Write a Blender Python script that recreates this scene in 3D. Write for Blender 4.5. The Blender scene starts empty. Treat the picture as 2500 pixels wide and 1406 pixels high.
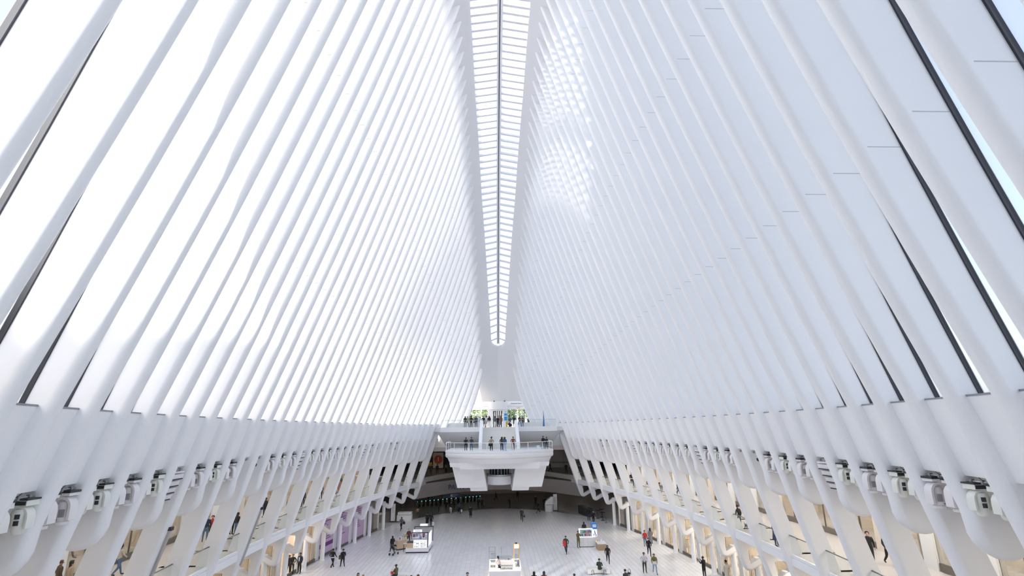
import bpy, bmesh, math, random
import numpy as np
from mathutils import Vector, Matrix
random.seed(7)
C = bpy.context.scene.collection
scene = bpy.context.scene
PI = math.pi

# ---------------------------------------------------------------- camera, sky, sun, exposure
cam_d = bpy.data.cameras.new('camera'); cam = bpy.data.objects.new('camera', cam_d); C.objects.link(cam)
cam_d.sensor_width = 36.0; cam_d.lens = 18.0; cam_d.clip_start = 0.05; cam_d.clip_end = 900
_r = Vector((0.9994, -0.0314, -0.0122)); _f = Vector((0.0336, 0.9639, 0.2642)).normalized()
_r = (_r - _f * _r.dot(_f)).normalized(); _u = _r.cross(_f)
cam.matrix_world = Matrix(((_r.x, _u.x, -_f.x, -0.548), (_r.y, _u.y, -_f.y, 0.0), (_r.z, _u.z, -_f.z, 12.7), (0, 0, 0, 1)))
scene.camera = cam

world = bpy.data.worlds.new('sky'); scene.world = world; world.use_nodes = True
nt = world.node_tree; nt.nodes.clear()
_o = nt.nodes.new('ShaderNodeOutputWorld'); _b = nt.nodes.new('ShaderNodeBackground'); _s = nt.nodes.new('ShaderNodeTexSky')
_s.sky_type = 'NISHITA'; _s.sun_disc = False; _s.sun_elevation = math.radians(25); _s.sun_rotation = math.radians(-150)
_s.air_density = 1.0; _s.dust_density = 3.0; _s.ozone_density = 1.0
_mx = nt.nodes.new('ShaderNodeMix'); _mx.data_type = 'RGBA'; _mx.inputs[0].default_value = 0.55
_mx.inputs[7].default_value = (1.85, 1.9, 2.0, 1)                    # bright hazy cloud over the city
nt.links.new(_s.outputs[0], _mx.inputs[6]); nt.links.new(_mx.outputs[2], _b.inputs[0]); nt.links.new(_b.outputs[0], _o.inputs[0])
_b.inputs[1].default_value = 1.0
sun_d = bpy.data.lights.new('sun', 'SUN'); sun = bpy.data.objects.new('sun', sun_d); C.objects.link(sun)
sun_d.energy = 12.5; sun_d.angle = math.radians(1.2); sun_d.color = (1.0, 0.97, 0.92)
SUN_DIR = Vector((0.36, 0.83, -0.42))                                 # the way the light travels
sun.rotation_euler = SUN_DIR.to_track_quat('-Z', 'Y').to_euler(); sun.location = (-60, -40, 90)
vs = scene.view_settings
scene.display_settings.display_device = 'sRGB'
vs.view_transform = 'Standard'; vs.look = 'None'; vs.gamma = 1.0; vs.use_curve_mapping = False
vs.exposure = -0.55
cy = scene.cycles
cy.max_bounces = 14; cy.diffuse_bounces = 10; cy.glossy_bounces = 2; cy.transmission_bounces = 4; cy.transparent_max_bounces = 12
cy.caustics_reflective = False; cy.caustics_refractive = False
cy.use_denoising = True; cy.sample_clamp_indirect = 6.0
cy.use_adaptive_sampling = True; cy.adaptive_threshold = 0.02

# ---------------------------------------------------------------- materials
MATS = {}
def mat(name, col, rough=0.5, metal=0.0, emit=0.0, noise=0.0, scale=3.0, spec=0.5, bump=0.0):
    if name in MATS: return MATS[name]
    m = bpy.data.materials.new(name); m.use_nodes = True; n = m.node_tree; b = n.nodes['Principled BSDF']
    b.inputs['Base Color'].default_value = (*col, 1); b.inputs['Roughness'].default_value = rough
    b.inputs['Metallic'].default_value = metal; b.inputs['Specular IOR Level'].default_value = spec
    m.diffuse_color = (*col, 1)
    if emit: b.inputs['Emission Color'].default_value = (*col, 1); b.inputs['Emission Strength'].default_value = emit
    if noise:
        tc = n.nodes.new('ShaderNodeTexCoord'); t = n.nodes.new('ShaderNodeTexNoise'); t.inputs['Scale'].default_value = scale; t.inputs['Detail'].default_value = 4
        r = n.nodes.new('ShaderNodeMix'); r.data_type = 'RGBA'
        r.inputs[6].default_value = (*[c * (1 - noise) for c in col], 1); r.inputs[7].default_value = (*[min(1, c * (1 + noise)) for c in col], 1)
        n.links.new(tc.outputs['Object'], t.inputs['Vector']); n.links.new(t.outputs[0], r.inputs[0]); n.links.new(r.outputs[2], b.inputs['Base Color'])
        if bump:
            bp = n.nodes.new('ShaderNodeBump'); bp.inputs['Strength'].default_value = bump; n.links.new(t.outputs[0], bp.inputs['Height']); n.links.new(bp.outputs[0], b.inputs['Normal'])
    MATS[name] = m; return m
def glass_mat(name, tint, gloss=0.08, trans=0.95):
    m = bpy.data.materials.new(name); m.use_nodes = True; n = m.node_tree; n.nodes.clear()
    o = n.nodes.new('ShaderNodeOutputMaterial'); mx = n.nodes.new('ShaderNodeMixShader')
    t = n.nodes.new('ShaderNodeBsdfTransparent'); t.inputs[0].default_value = (*[c * trans for c in tint], 1)
    g = n.nodes.new('ShaderNodeBsdfGlossy'); g.inputs['Roughness'].default_value = 0.03
    f = n.nodes.new('ShaderNodeFresnel'); f.inputs[0].default_value = 1.3
    ad = n.nodes.new('ShaderNodeMath'); ad.operation = 'MULTIPLY'; ad.inputs[1].default_value = gloss * 10
    n.links.new(f.outputs[0], ad.inputs[0]); n.links.new(ad.outputs[0], mx.inputs[0])
    n.links.new(t.outputs[0], mx.inputs[1]); n.links.new(g.outputs[0], mx.inputs[2]); n.links.new(mx.outputs[0], o.inputs[0])
    m.diffuse_color = (*tint, 0.3); MATS[name] = m; return m
WHITE = mat('white_painted_steel', (0.90, 0.90, 0.91), 0.45, noise=0.02, scale=0.8)
SOFFIT = mat('white_soffit', (0.84, 0.84, 0.85), 0.6, noise=0.015, scale=0.5)
PLASTER = mat('white_plaster', (0.85, 0.85, 0.84), 0.6, noise=0.02, scale=1.0)
JOINTLINE = mat('panel_joint', (.55, .55, .58), .6)
DARK = mat('dark_gasket', (0.03, 0.03, 0.04), 0.5)
STEEL = mat('brushed_steel', (0.55, 0.55, 0.56), 0.35, metal=0.9)
BRONZE = mat('bronze_plinth', (0.16, 0.14, 0.12), 0.4, metal=0.4)
GLASS = glass_mat('window_glass', (0.93, 0.96, 1.0), 0.05)
RAILGLASS = glass_mat('rail_glass', (0.97, 0.985, 0.98), 0.004, 0.98)
SHOPGLASS = glass_mat('shop_glass', (0.95, 0.95, 0.93), 0.05)

# ---------------------------------------------------------------- mesh helpers
class MB:
    def __init__(s): s.v = []; s.f = []; s.mi = []
    def add(s, vs, fs, m=0):
        b = len(s.v); s.v += [tuple(p) for p in vs]; s.f += [tuple(b + i for i in f) for f in fs]; s.mi += [m] * len(fs); return s
    def box(s, x0, x1, y0, y1, z0, z1, m=0):
        return s.add([(x0,y0,z0),(x1,y0,z0),(x1,y1,z0),(x0,y1,z0),(x0,y0,z1),(x1,y0,z1),(x1,y1,z1),(x0,y1,z1)],
                     [(0,3,2,1),(4,5,6,7),(0,1,5,4),(1,2,6,5),(2,3,7,6),(3,0,4,7)], m)
    def loft(s, rings, cap=True, m=0, closed=True):
        n = len(rings[0]); vs = [p for r in rings for p in r]; fs = []
        for i in range(len(rings) - 1):
            for k in range(n if closed else n - 1):
                a = i * n + k; b = i * n + (k + 1) % n; fs.append((a, b, b + n, a + n))
        if cap and closed: fs.append(tuple(range(n))[::-1]); fs.append(tuple(range((len(rings) - 1) * n, len(rings) * n)))
        return s.add(vs, fs, m)
    def tube(s, pts, r, n=6, m=0, cap=True):
        pts = [Vector(p) for p in pts]; rings = []
        for i, p in enumerate(pts):
            d = (pts[min(i + 1, len(pts) - 1)] - pts[max(i - 1, 0)]).normalized()
            a = d.orthogonal().normalized() if abs(d.z) > 0.95 else d.cross(Vector((0, 0, 1))).normalized(); b = d.cross(a)
            rr = r[i] if isinstance(r, (list, tuple)) else r
            rings.append([p + a * rr * math.cos(2 * PI * k / n) + b * rr * math.sin(2 * PI * k / n) for k in range(n)])
        return s.loft(rings, cap, m)
    def prism(s, poly, axis, a, b, m=0):                              # poly is 2D; axis is the extrusion direction
        def P(u, v, w): return {'x': (w, u, v), 'y': (u, w, v), 'z': (u, v, w)}[axis]
        return s.loft([[P(u, v, a) for u, v in poly], [P(u, v, b) for u, v in poly]], True, m)
    def lathe(s, prof, n=16, c=(0, 0), m=0):
        return s.loft([[(c[0] + r * math.cos(2*PI*k/n), c[1] + r * math.sin(2*PI*k/n), z) for k in range(n)] for r, z in prof], True, m)
    def build(s, name, mats, parent=None, smooth=False, fix=True):
        me = bpy.data.meshes.new(name); me.from_pydata(s.v, [], s.f); 
        for m in (mats if isinstance(mats, (list, tuple)) else [mats]): me.materials.append(m)
        if any(s.mi): me.polygons.foreach_set('material_index', s.mi)
        if fix:
            bm = bmesh.new(); bm.from_mesh(me); bmesh.ops.recalc_face_normals(bm, faces=bm.faces); bm.to_mesh(me); bm.free()
        if smooth:
            me.polygons.foreach_set('use_smooth', [True] * len(me.polygons)); me.set_sharp_from_angle(angle=math.radians(38))
        me.update()
        return link(name, me, parent)
def link(name, me, parent=None):
    o = bpy.data.objects.new(name, me); C.objects.link(o)
    if parent: o.parent = parent
    return o
def tag(o, label=None, cat=None, group=None, kind=None):
    if label: o['label'] = label
    if cat: o['category'] = cat
    if group: o['group'] = group
    if kind: o['kind'] = kind
    return o
def struct(o): o['kind'] = 'structure'; return o
def empty(name, loc=(0, 0, 0), rz=0.0):
    o = bpy.data.objects.new(name, None); C.objects.link(o); o.location = loc; o.rotation_euler = (0, 0, rz); return o
def copy_tree(o, parent=None):
    c = o.copy(); C.objects.link(c); c.parent = parent
    for ch in list(o.children): copy_tree(ch, c)
    return c
ORD = ['first','second','third','fourth','fifth','sixth','seventh','eighth','ninth','tenth','eleventh','twelfth','thirteenth','fourteenth','fifteenth',
       'sixteenth','seventeenth','eighteenth','nineteenth']
def ordn(i):
    if i < 19: return ORD[i]
    n = i + 1; t = {2: 'twent', 3: 'thirt', 4: 'fort', 5: 'fift'}[n // 10]
    return t + 'ieth' if n % 10 == 0 else t + 'y-' + ORD[n % 10 - 1]

# ---------------------------------------------------------------- two city towers outside that shade the left wall
for (cx, cy_, hw, hd_, rz, h) in ((-46, -52, 6, 39, 0, 49.5), (-48.8, -28, 2.4, 10, math.radians(-23.5), 130)):
    m = MB().box(-hw, hw, -hd_, hd_, -10, h)
    for z in range(0, int(h) - 4, 4): m.box(hw, hw + .2, -hd_ + .5, hd_ - .5, z, z + 1.6)
    o = m.build('building', mat('tower_stone', (.45, .44, .43), .7)); o['kind'] = 'structure'; o.location = (cx, cy_, 0); o.rotation_euler = (0, 0, rz)

# ---------------------------------------------------------------- the hall's shape (x across, y along, z up; floor at 0)
RS = 2.0131
def rib_y(j): return 82.252 - j * RS
def dd(y): return (y - 42) / 40
def xL(y): return float(np.polyval([-1.672, 1.219, -5.111, -0.368, 14.786], dd(y)))      # rib nose at the ledge, z = ZL
def xV(y): d = dd(y); return 18.472 - 5.636 * d * d - 0.08 * d ** 4                       # lowest point of the rib foot
def zT(y): d = dd(y); return 47.96 - 17.37 * d * d + 1.57 * d ** 4 - 0.997 * d ** 6       # rib tip
def xT(y): d = dd(y); return 3.447 - 0.485 * d * d - 0.083 * d ** 4
def zV(y): return 2.2 + 0.011 * abs(y - 42)
ZL, ZS, ZG = 13.4, 11.2, 5.1                                           # ledge, spandrel bottom, gallery floor
def nose(y, z):
    if z >= ZL:
        t = (z - ZL) / (zT(y) - ZL); return xL(y) + (xT(y) - xL(y)) * t - 0.33 * 4 * t * (1 - t)
    return xL(y) + (xV(y) - 0.55 - xL(y)) * (ZL - z) / (ZL - zV(y) - 0.4)
def depth(z): return min(1.8, 0.92 + 0.075 * max(0, z - ZL))
RT, RE = 0.56, 0.20                                                    # rib thickness, depth of its rounded nose
def thick(z): return float(np.interp(z, [11.4, 13.8, 40], [RT, .46, .40]))
def section(px, pz, nx, nz, D, y, sx):
    out = []; t = thick(pz)
    out.append((sx * (px - nx * (RE + .05)), y - t / 2, pz - nz * (RE + .05)))
    for a in (-90, -72, -50, -25, 0, 25, 50, 72, 90):
        c, s_ = math.cos(math.radians(a)), math.sin(math.radians(a)); k = RE * (1 - c)
        out.append((sx * (px - nx * k), y + s_ * t / 2, pz - nz * k))
    out.append((sx * (px - nx * (RE + .05)), y + t / 2, pz - nz * (RE + .05)))
    out.append((sx * (px - nx * D), y + t / 2, pz - nz * D)); out.append((sx * (px - nx * D), y - t / 2, pz - nz * D))
    return out
def rib_mesh(j, sx):
    y = rib_y(j); long = j % 2 == 0; m = MB(); rings = []
    zt = zT(y); zs = list(np.linspace(zt, ZL, 15)); zlow = 12.9 if j < 0 else None
    for z in zs: rings.append(section(nose(y, z), z, -1, 0, depth(z), y, sx))
    if j < 0:
        rings.append(section(nose(y, zlow), zlow, -1, 0, 0.9, y, sx)); m.loft(rings); return m
    if long:
        zb = zV(y); D = 0.52; C0 = (xV(y), zb + D); z0 = zb + 1.3
        for z in (ZS, 9.0, 7.0, ZG): rings.append(section(nose(y, z), z, -1, 0, 1.05, y, sx))
        for z in (4.4, 3.7): rings.append(section(nose(y, z), z, -1, 0, 0.75, y, sx))
        th0 = 180 + math.degrees(math.atan((nose(y, z0) - nose(y, z0 + 1)) / -1.0 * -1)) if False else 198
        for th in (198, 215, 232, 250, 270, 285, 297):
            c, s_ = math.cos(math.radians(th)), math.sin(math.radians(th))
            rings.append(section(C0[0] + D * c, C0[1] + D * s_, c, s_, D * 0.98, y, sx))
        c, s_ = math.cos(math.radians(297)), math.sin(math.radians(297))
        for L in (0.6, 2.4): rings.append(section(C0[0] + D * c + L * .891, C0[1] + D * s_ + L * .454, c, s_, D * 0.98, y, sx))
        m.loft(rings)
        m.prism([(sx * (nose(y, 9.6) + .6), 9.5), (sx * (nose(y, 9.6) + 2.4), 10.1), (sx * (nose(y, ZS) + 2.4), ZS + .2), (sx * (nose(y, ZS) + .6), ZS + .2)], 'y', y - .268, y + .268)
        # web between the foot's opening and the gallery edge
        h = zb + 1.55; w = 0.17
        m.prism([(sx * (nose(y, h) + .3), h), (sx * (xV(y) + 2.0), h), (sx * (xV(y) + 2.0), ZG), (sx * (nose(y, ZG) + .3), ZG)], 'y', y - w, y + w)
        m.prism([(sx * (nose(y, h) + .3), h - .35), (sx * (nose(y, h) + .95), h), (sx * (nose(y, h) + .3), h)], 'y', y - w, y + w)
    else:
        zb = 8.1 + 0.0117 * (80 - y); D = 0.95; xc = nose(y, zb + 1.2) + .94; C0 = (xc, zb + D)
        for z in (ZS, zb + 1.35): rings.append(section(nose(y, z), z, -1, 0, 1.0, y, sx))
        for th in (195, 212, 230, 250, 270, 282, 293):
            c, s_ = math.cos(math.radians(th)), math.sin(math.radians(th))
            rings.append(section(C0[0] + D * c, C0[1] + D * s_, c, s_, D * 0.98, y, sx))
        c, s_ = math.cos(math.radians(293)), math.sin(math.radians(293))
        rings.append(section(C0[0] + D * c + 2.6 * .92, C0[1] + D * s_ + 2.6 * .39, c, s_, D * .98, y, sx))
        m.loft(rings)
        m.prism([(sx * (xc - .5), C0[1]), (sx * (xc + .1), C0[1] - .1), (sx * (xc + 2.5), C0[1] + .9), (sx * (xc + 2.5), ZS + .2), (sx * (nose(y, ZS) + .5), ZS + .2)], 'y', y - .268, y + .268)
    return m
JMIN, JMAX = -4, 44
SIDE = {-1: 'left', 1: 'right'}
for sx in (-1, 1):
    for j in range(JMIN, JMAX + 1):
        y = rib_y(j); n = j - JMIN
        o = rib_mesh(j, sx).build('rib', WHITE, None, True)
        lab = ('white rib of the %s wall, %s from the far doors, ' % (SIDE[sx], ordn(n))) + ('on the balcony' if j < 0 else 'with a bent foot' if j % 2 == 0 else 'with a rounded tip')
        tag(o, lab, 'rib', 'white ribs of the %s wall' % SIDE[sx])
        for t in (.25, .53, .8):
            z = ZL + (zT(y) - ZL) * t; x0, x1 = nose(y, z) + .3, nose(y, z) + depth(z) - .1
            MB().box(min(sx * x0, sx * x1), max(sx * x0, sx * x1), y - thick(z) / 2 - .004, y - thick(z) / 2 + .01, z - .012, z + .012).build('joint', JOINTLINE, o)
        if j >= 4 and j % 2 == 0 and y > 30:
            xc = xV(y) + .66
            MB().lathe([(.26, 0), (.24, .05), (.22, .1), (.22, zV(y) + .9)], 14, (sx * xc, y)).build('column', WHITE, o, True)

# ---------------------------------------------------------------- windows between the ribs: panes, mullion, ledge, spandrel
wn = 0
for sx in (-1, 1):
    for j in range(JMIN, JMAX):
        ya, yb = rib_y(j + 1) + .19, rib_y(j) - .19; yc = (ya + yb) / 2; wn += 1
        z0 = ZL if j >= 0 else 12.9
        ztop = min(zT(rib_y(j)), zT(rib_y(j + 1))) - 1.0
        if ztop < z0 + 1.5: continue
        zs = np.linspace(z0, ztop, 9)
        root = struct(empty('window_%d' % wn, (sx * (xL(yc) + .9), yc, z0)))
        L = root.location
        def loc(m):
            m.v = [(p[0] - L.x, p[1] - L.y, p[2] - L.z) for p in m.v]; return m
        for a in range(3):                                              # three panes, one over the other
            m = MB(); zz = np.linspace(zs[0] + (ztop - z0) * a / 3, zs[0] + (ztop - z0) * (a + 1) / 3, 4)
            m.loft([[(sx * (nose(y_, z) + depth(z) - .06), y_, z) for y_ in (ya, yb)] for z in zz], False, closed=False)
            loc(m).build('pane', GLASS, root, fix=False)
        if j < 0: continue
        m = MB()
        m.loft([[(sx * (nose(yb, z) + depth(z) - q), yb - p, z) for p, q in ((0, .14), (.075, .14), (.075, .0), (0, .0))] for z in zs])
        loc(m).build('gasket', DARK, root)
        if j >= 0:
            m = MB(); rings = []
            for z in (ZS, 12.0, 12.7, ZL - .03):
                rings.append([(sx * (nose(ya, z) + .44), ya - .02, z), (sx * (nose(yb, z) + .44), yb + .02, z), (sx * (nose(yb, z) + 1.0), yb + .02, z), (sx * (nose(ya, z) + 1.0), ya - .02, z)])
            m.loft(rings); loc(m).build('spandrel', WHITE, root)
            m = MB(); z = ZL - .03
            m.loft([[(sx * (nose(ya, z) + .42), ya, zz), (sx * (nose(yb, z) + .42), yb, zz), (sx * (nose(yb, z) + .9), yb, zz), (sx * (nose(ya, z) + .9), ya, zz)] for zz in (z, z + .05)])
            loc(m).build('ledge', mat('grey_ledge', (.25, .25, .28), .5), root)

# ---------------------------------------------------------------- ceiling beside the skylight
def xS(y): return float(np.interp(y, [-10, -3, 12, 36, 48, 64, 79.5, 86.4], [1.2, 1.2, 1.9, 2.6, 2.62, 2.3, 1.62, 1.2]))
YE0, YE1 = 20.0, 88.1  # unseen near end closed to keep sun off the right wall
def xS2(y):
    r = 1.2
    if y > YE1 - r: return max(0.0, math.sqrt(max(0, r * r - (y - (YE1 - r)) ** 2)))
    if y < YE0 + r: return max(0.0, math.sqrt(max(0, r * r - (YE0 + r - y) ** 2)))
    return xS(y)
def zTail(y): return zT(max(y, -10))
ys = list(np.arange(-9, YE0, 1.45)) + [YE0, YE0 + .1, YE0 + .3, YE0 + .7, YE0 + 1.2] + list(np.arange(YE0 + 1.6, 86.5, 1.0)) + [86.9, 87.3, 87.6, 87.85, 88.0, 88.1, 89, 90.3, 91.5, 92.5, 93.3, 94.0, 94.65]
for sx in (-1, 1):
    m = MB(); rings = []
    for y in ys:
        zt = zTail(y); xi = xS2(y) if YE0 <= y <= YE1 else 0.0; xt = xT(y) if y < 90.3 else nose(90.3, zt) + .05
        xt = max(xt, xi + .2); k = .35 if y < 90.3 else .35 * max(0, 1 - (y - 90.3) / 3.5)
        pts = [(xi, zt + (xt - xi) * k + (.5 if xi > 0 else .25)), (xi, zt + (xt - xi) * k), (xt * .5 + xi * .5, zt + (xt - xi) * k * .45), (xt, zt), (xt + .9, zt - .5), (xt + 2.2, zt - 1.35), (xt + 2.3, zt - 1.2)]
        rings.append([(sx * px, y, pz) for px, pz in pts])
    m.loft(rings, False, closed=False)
    o = m.build('ceiling', SOFFIT, None, True); struct(o)
# ---------------------------------------------------------------- skylight
sk = struct(empty('window_0', (0, 45, 47)))
def zsk(y): return zTail(y) + (xT(y) - xS2(y)) * .35 + .22
GL = bpy.data.materials.new('diffusing_glass'); GL.use_nodes = True; _n = GL.node_tree; _n.nodes.clear()  # diffusion added to soften the sun falling through the skylight
_a, _t, _q, _m = (_n.nodes.new(k) for k in ('ShaderNodeOutputMaterial', 'ShaderNodeBsdfTransparent', 'ShaderNodeBsdfTranslucent', 'ShaderNodeMixShader'))
_q.inputs[0].default_value = (.95, .96, 1, 1); _m.inputs[0].default_value = .88
_n.links.new(_t.outputs[0], _m.inputs[1]); _n.links.new(_q.outputs[0], _m.inputs[2]); _n.links.new(_m.outputs[0], _a.inputs[0])
BAR = mat('skylight_bar', (.8, .8, .84), .5)
yy = YE0 + .6
bars = []
while yy < YE1 - .4: bars.append(yy); yy += RS / 2
def skm(m): m.v = [(p[0], p[1] - 45, p[2] - 47) for p in m.v]; return m
for i, y in enumerate(bars):
    for sx in (-1, 1):
        w = xS2(y); zb = zsk(y); m = MB()
        if w > .3:
            m.loft([[(sx * x_, y - .13, z_ - .12), (sx * x_, y + .13, z_ - .12), (sx * x_, y + .13, z_ + .12), (sx * x_, y - .13, z_ + .12)] for x_, z_ in ((.18, zb + .42), (w + .05, zb))])
            skm(m).build('glazing_bar', BAR, sk)
        y2 = bars[i + 1] if i + 1 < len(bars) else YE1 - .1
        w2 = xS2(y2); m = MB()
        m.add([(sx * .15, y, zb + .5), (sx * (w + .1), y, zb + .08), (sx * (w2 + .1), y2, zsk(y2) + .08), (sx * .15, y2, zsk(y2) + .5)], [(0, 1, 2, 3)])
        skm(m).build('pane', GL, sk, fix=False)
for sx in (-1, 1):
    m = MB(); m.loft([[(sx * .06, y, zsk(y) + .28), (sx * .26, y, zsk(y) + .28), (sx * .26, y, zsk(y) + .62), (sx * .06, y, zsk(y) + .62)] for y in np.linspace(YE0, YE1, 44)])
    skm(m).build('spine_beam', WHITE, sk)
m = MB(); m.loft([[(-.07, y, zsk(y) + .4), (.07, y, zsk(y) + .4), (.07, y, zsk(y) + .6), (-.07, y, zsk(y) + .6)] for y in np.linspace(YE0, YE1, 44)])
skm(m).build('spine_gasket', mat('grey_gasket', (.12, .12, .16), .5), sk)

# ---------------------------------------------------------------- floor: slab, tiles, lower hall
MARBLE = mat('pale_marble', (.87, .87, .88), .2, spec=.9, noise=.04, scale=1.2)
MARBLE2 = mat('paler_marble', (.89, .89, .90), .2, spec=.9, noise=.04, scale=1.2)
MARBLE3 = mat('greyer_marble', (.84, .84, .86), .2, spec=.9, noise=.04, scale=1.2)
JOINT = mat('joint_grey', (.5, .5, .5), .7)
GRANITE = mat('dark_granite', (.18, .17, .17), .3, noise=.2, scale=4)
BEIGEFLOOR = mat('beige_stone', (.62, .56, .49), .35, noise=.06, scale=1.5)
def yArc(x): return 90.8 - 9.2 * (min(abs(x), 14.5) / 13.1) ** 2
def xShop(y): return xV(y) + 1.2
xs_ = np.linspace(-14.5, 14.5, 25)
m = MB(); poly = [(-36, -10), (36, -10), (36, yArc(14.5)), *[(x, yArc(x)) for x in xs_[::-1]], (-36, yArc(14.5))]
m.prism(poly, 'z', -.9, -.02)
floor = struct(m.build('floor', JOINT))
TW, TL_ = .46, 1.3
cand = []
nx = int(19 / TW)
for c in range(-nx, nx + 1):
    off = random.random() * TL_
    for k in range(int((92 - 47) / TL_) + 2):
        x, y = c * TW, 47 + off + k * TL_
        if abs(x) > xShop(y) - .2 or y + TL_ / 2 > yArc(x) - .15: continue
        cand.append((x, y))
cand.sort(key=lambda p: p[0] ** 2 * .2 + p[1] ** 2)
tile_me = []
for mm in (MARBLE, MARBLE2, MARBLE3):
    t = MB().box(-TW/2 + .012, TW/2 - .012, -TL_/2 + .012, TL_/2 - .012, -.021, 0); o = t.build('tile', mm, floor); tile_me.append(o.data); bpy.data.objects.remove(o)
vis = [p for p in cand if p[1] > 50.6 and abs(p[0] - .6) < .78 * p[1] * .55]
near = set(vis[:300]); rest = MB()
for p in cand:
    q = random.choice((0, 0, 0, 1, 1, 2))
    if p in near:
        o = link('tile', tile_me[q], floor); o.location = (p[0], p[1], 0)
    else:
        rest.add([(p[0] + a * (TW/2 - .012), p[1] + b * (TL_/2 - .012), z) for z in (-.021, 0) for a, b in ((-1,-1),(1,-1),(1,1),(-1,1))], [(4,5,6,7),(0,1,5,4),(1,2,6,5),(2,3,7,6),(3,0,4,7)], q)
tag(rest.build('tile_field', [MARBLE, MARBLE2, MARBLE3], floor, fix=False), kind='stuff')
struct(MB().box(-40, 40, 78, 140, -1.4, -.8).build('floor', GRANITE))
m = MB(); m.prism([(9.6, 88.9), (14.5, yArc(14.5)), (30, yArc(14.5)), (30, 117), (12.5, 117)], 'z', -.85, -.004); struct(m.build('floor', mat('taupe_stone', (.44, .39, .36), .3, noise=.06, scale=1.5)))

# ---------------------------------------------------------------- galleries, shops
def strip(m, ys, f):                                                    # loft rings f(y) = list of (x, z)
    m.loft([[(x, y, z) for x, z in f(y)] for y in ys]); return m
GY = [8, 14, 20, 26, 32, 38, 44, 50, 56, 62, 68, 74, 79, 84.5]
def xF(y): return nose(y, ZG) + .36
def xB(y): return xV(y) + 5.1
WARM = mat('warm_plaster', (.78, .70, .60), .6, noise=.04)
WARMLAMP = mat('warm_lamp', (1.0, .88, .74), emit=70.0); WARMLAMP2 = mat('bright_warm_lamp', (1.0, .90, .78), emit=190.0)
COOLLAMP2 = mat('soft_cool_lamp', (1.0, .94, .87), emit=36.0); COOLLAMP = mat('cool_lamp', (1.0, .94, .87), emit=75.0)
for sx in (-1, 1):
    nm = SIDE[sx]
    struct(strip(MB(), GY, lambda y: [(sx * (xF(y) + .12), ZG), (sx * (xB(y) + 6), ZG), (sx * (xB(y) + 6), 4.5), (sx * (xF(y) + .12), 4.5)]).build('floor', mat('gallery_stone', (.62, .59, .57), .25, noise=.05, scale=1.2)))
    struct(strip(MB(), GY, lambda y: [(sx * (nose(y, ZS) + 2.1), 9.95), (sx * (xB(y) + 6), 9.95), (sx * (xB(y) + 6), 10.3), (sx * (nose(y, ZS) + 2.1), 10.3)]).build('ceiling', PLASTER))
    struct(strip(MB(), GY, lambda y: [(sx * (nose(y, ZS) + 2.3), 9.95), (sx * (nose(y, ZS) + 2.5), 9.95), (sx * (nose(y, ZS) + 2.5), 11.5), (sx * (nose(y, ZS) + .9), 11.5), (sx * (nose(y, ZS) + .9), 11.3), (sx * (nose(y, ZS) + 2.3), 11.3)]).build('trim_%d' % (1 if sx < 0 else 2), WHITE))
    for lev, (z0, z1) in enumerate(((0.0, 4.5), (ZG, 9.95))):
        xb = (lambda y: xShop(y) + 6.5) if lev == 0 else (lambda y: xB(y) + 4.5)
        gy = GY if lev else [v for v in GY if v < 74] + [74.2]
        struct(strip(MB(), gy, lambda y: [(sx * xb(y), z0), (sx * (xb(y) + .2), z0), (sx * (xb(y) + .2), z1), (sx * xb(y), z1)]).build('wall_%s' % nm, WARM))
        if lev == 0:
            struct(MB().box(min(sx * (xShop(74.2) + .1), sx * xb(74.2)), max(sx * (xShop(74.2) + .1), sx * xb(74.2)), 74.15, 74.4, 0, 4.5).build('wall_%s' % nm, PLASTER))
            struct(strip(MB(), gy, lambda y: [(sx * (xShop(y) + .1), -.015), (sx * xb(y), -.015), (sx * xb(y), .004), (sx * (xShop(y) + .1), .004)]).build('floor', BEIGEFLOOR))
        m = MB(); xa = (lambda y: xShop(y) + .8) if lev == 0 else (lambda y: xB(y) + .8)
        for y in np.arange(12, 72 if lev == 0 else 82, 4.0):
            m.box(min(sx * (xa(y) + .3), sx * (xa(y) + 2.8)), max(sx * (xa(y) + .3), sx * (xa(y) + 2.8)), y - .3, y + .3, z1 - .1, z1 - .04)
        tag(m.build('ceiling_light_row', (WARMLAMP2 if sx > 0 else WARMLAMP) if lev == 0 else (COOLLAMP if sx > 0 else COOLLAMP2)), 'rows of glowing light strips under the %s shop ceiling of the %s side' % ('ground level' if lev == 0 else 'gallery level', nm), 'light', kind='stuff')
        if lev == 1:
            m = MB()
            for y in np.arange(13, 82, 4.03): m.box(min(sx * (xB(y) - 2.6), sx * (xB(y) - .7)), max(sx * (xB(y) - 2.6), sx * (xB(y) - .7)), y - .15, y + .15, z1 - .07, z1 - .03)
            tag(m.build('walkway_light_row', COOLLAMP if sx > 0 else COOLLAMP2), 'rows of glowing light strips in the ceiling over the %s gallery walkway' % nm, 'light', kind='stuff')
        for y in range(16, 74 if lev == 0 else 84, 8):
            struct(MB().box(min(sx * (xa(y) + .2), sx * xb(y)), max(sx * (xa(y) + .2), sx * xb(y)), y - .1, y + .1, z0, z1).build('wall_%s' % nm, WARM))
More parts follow.
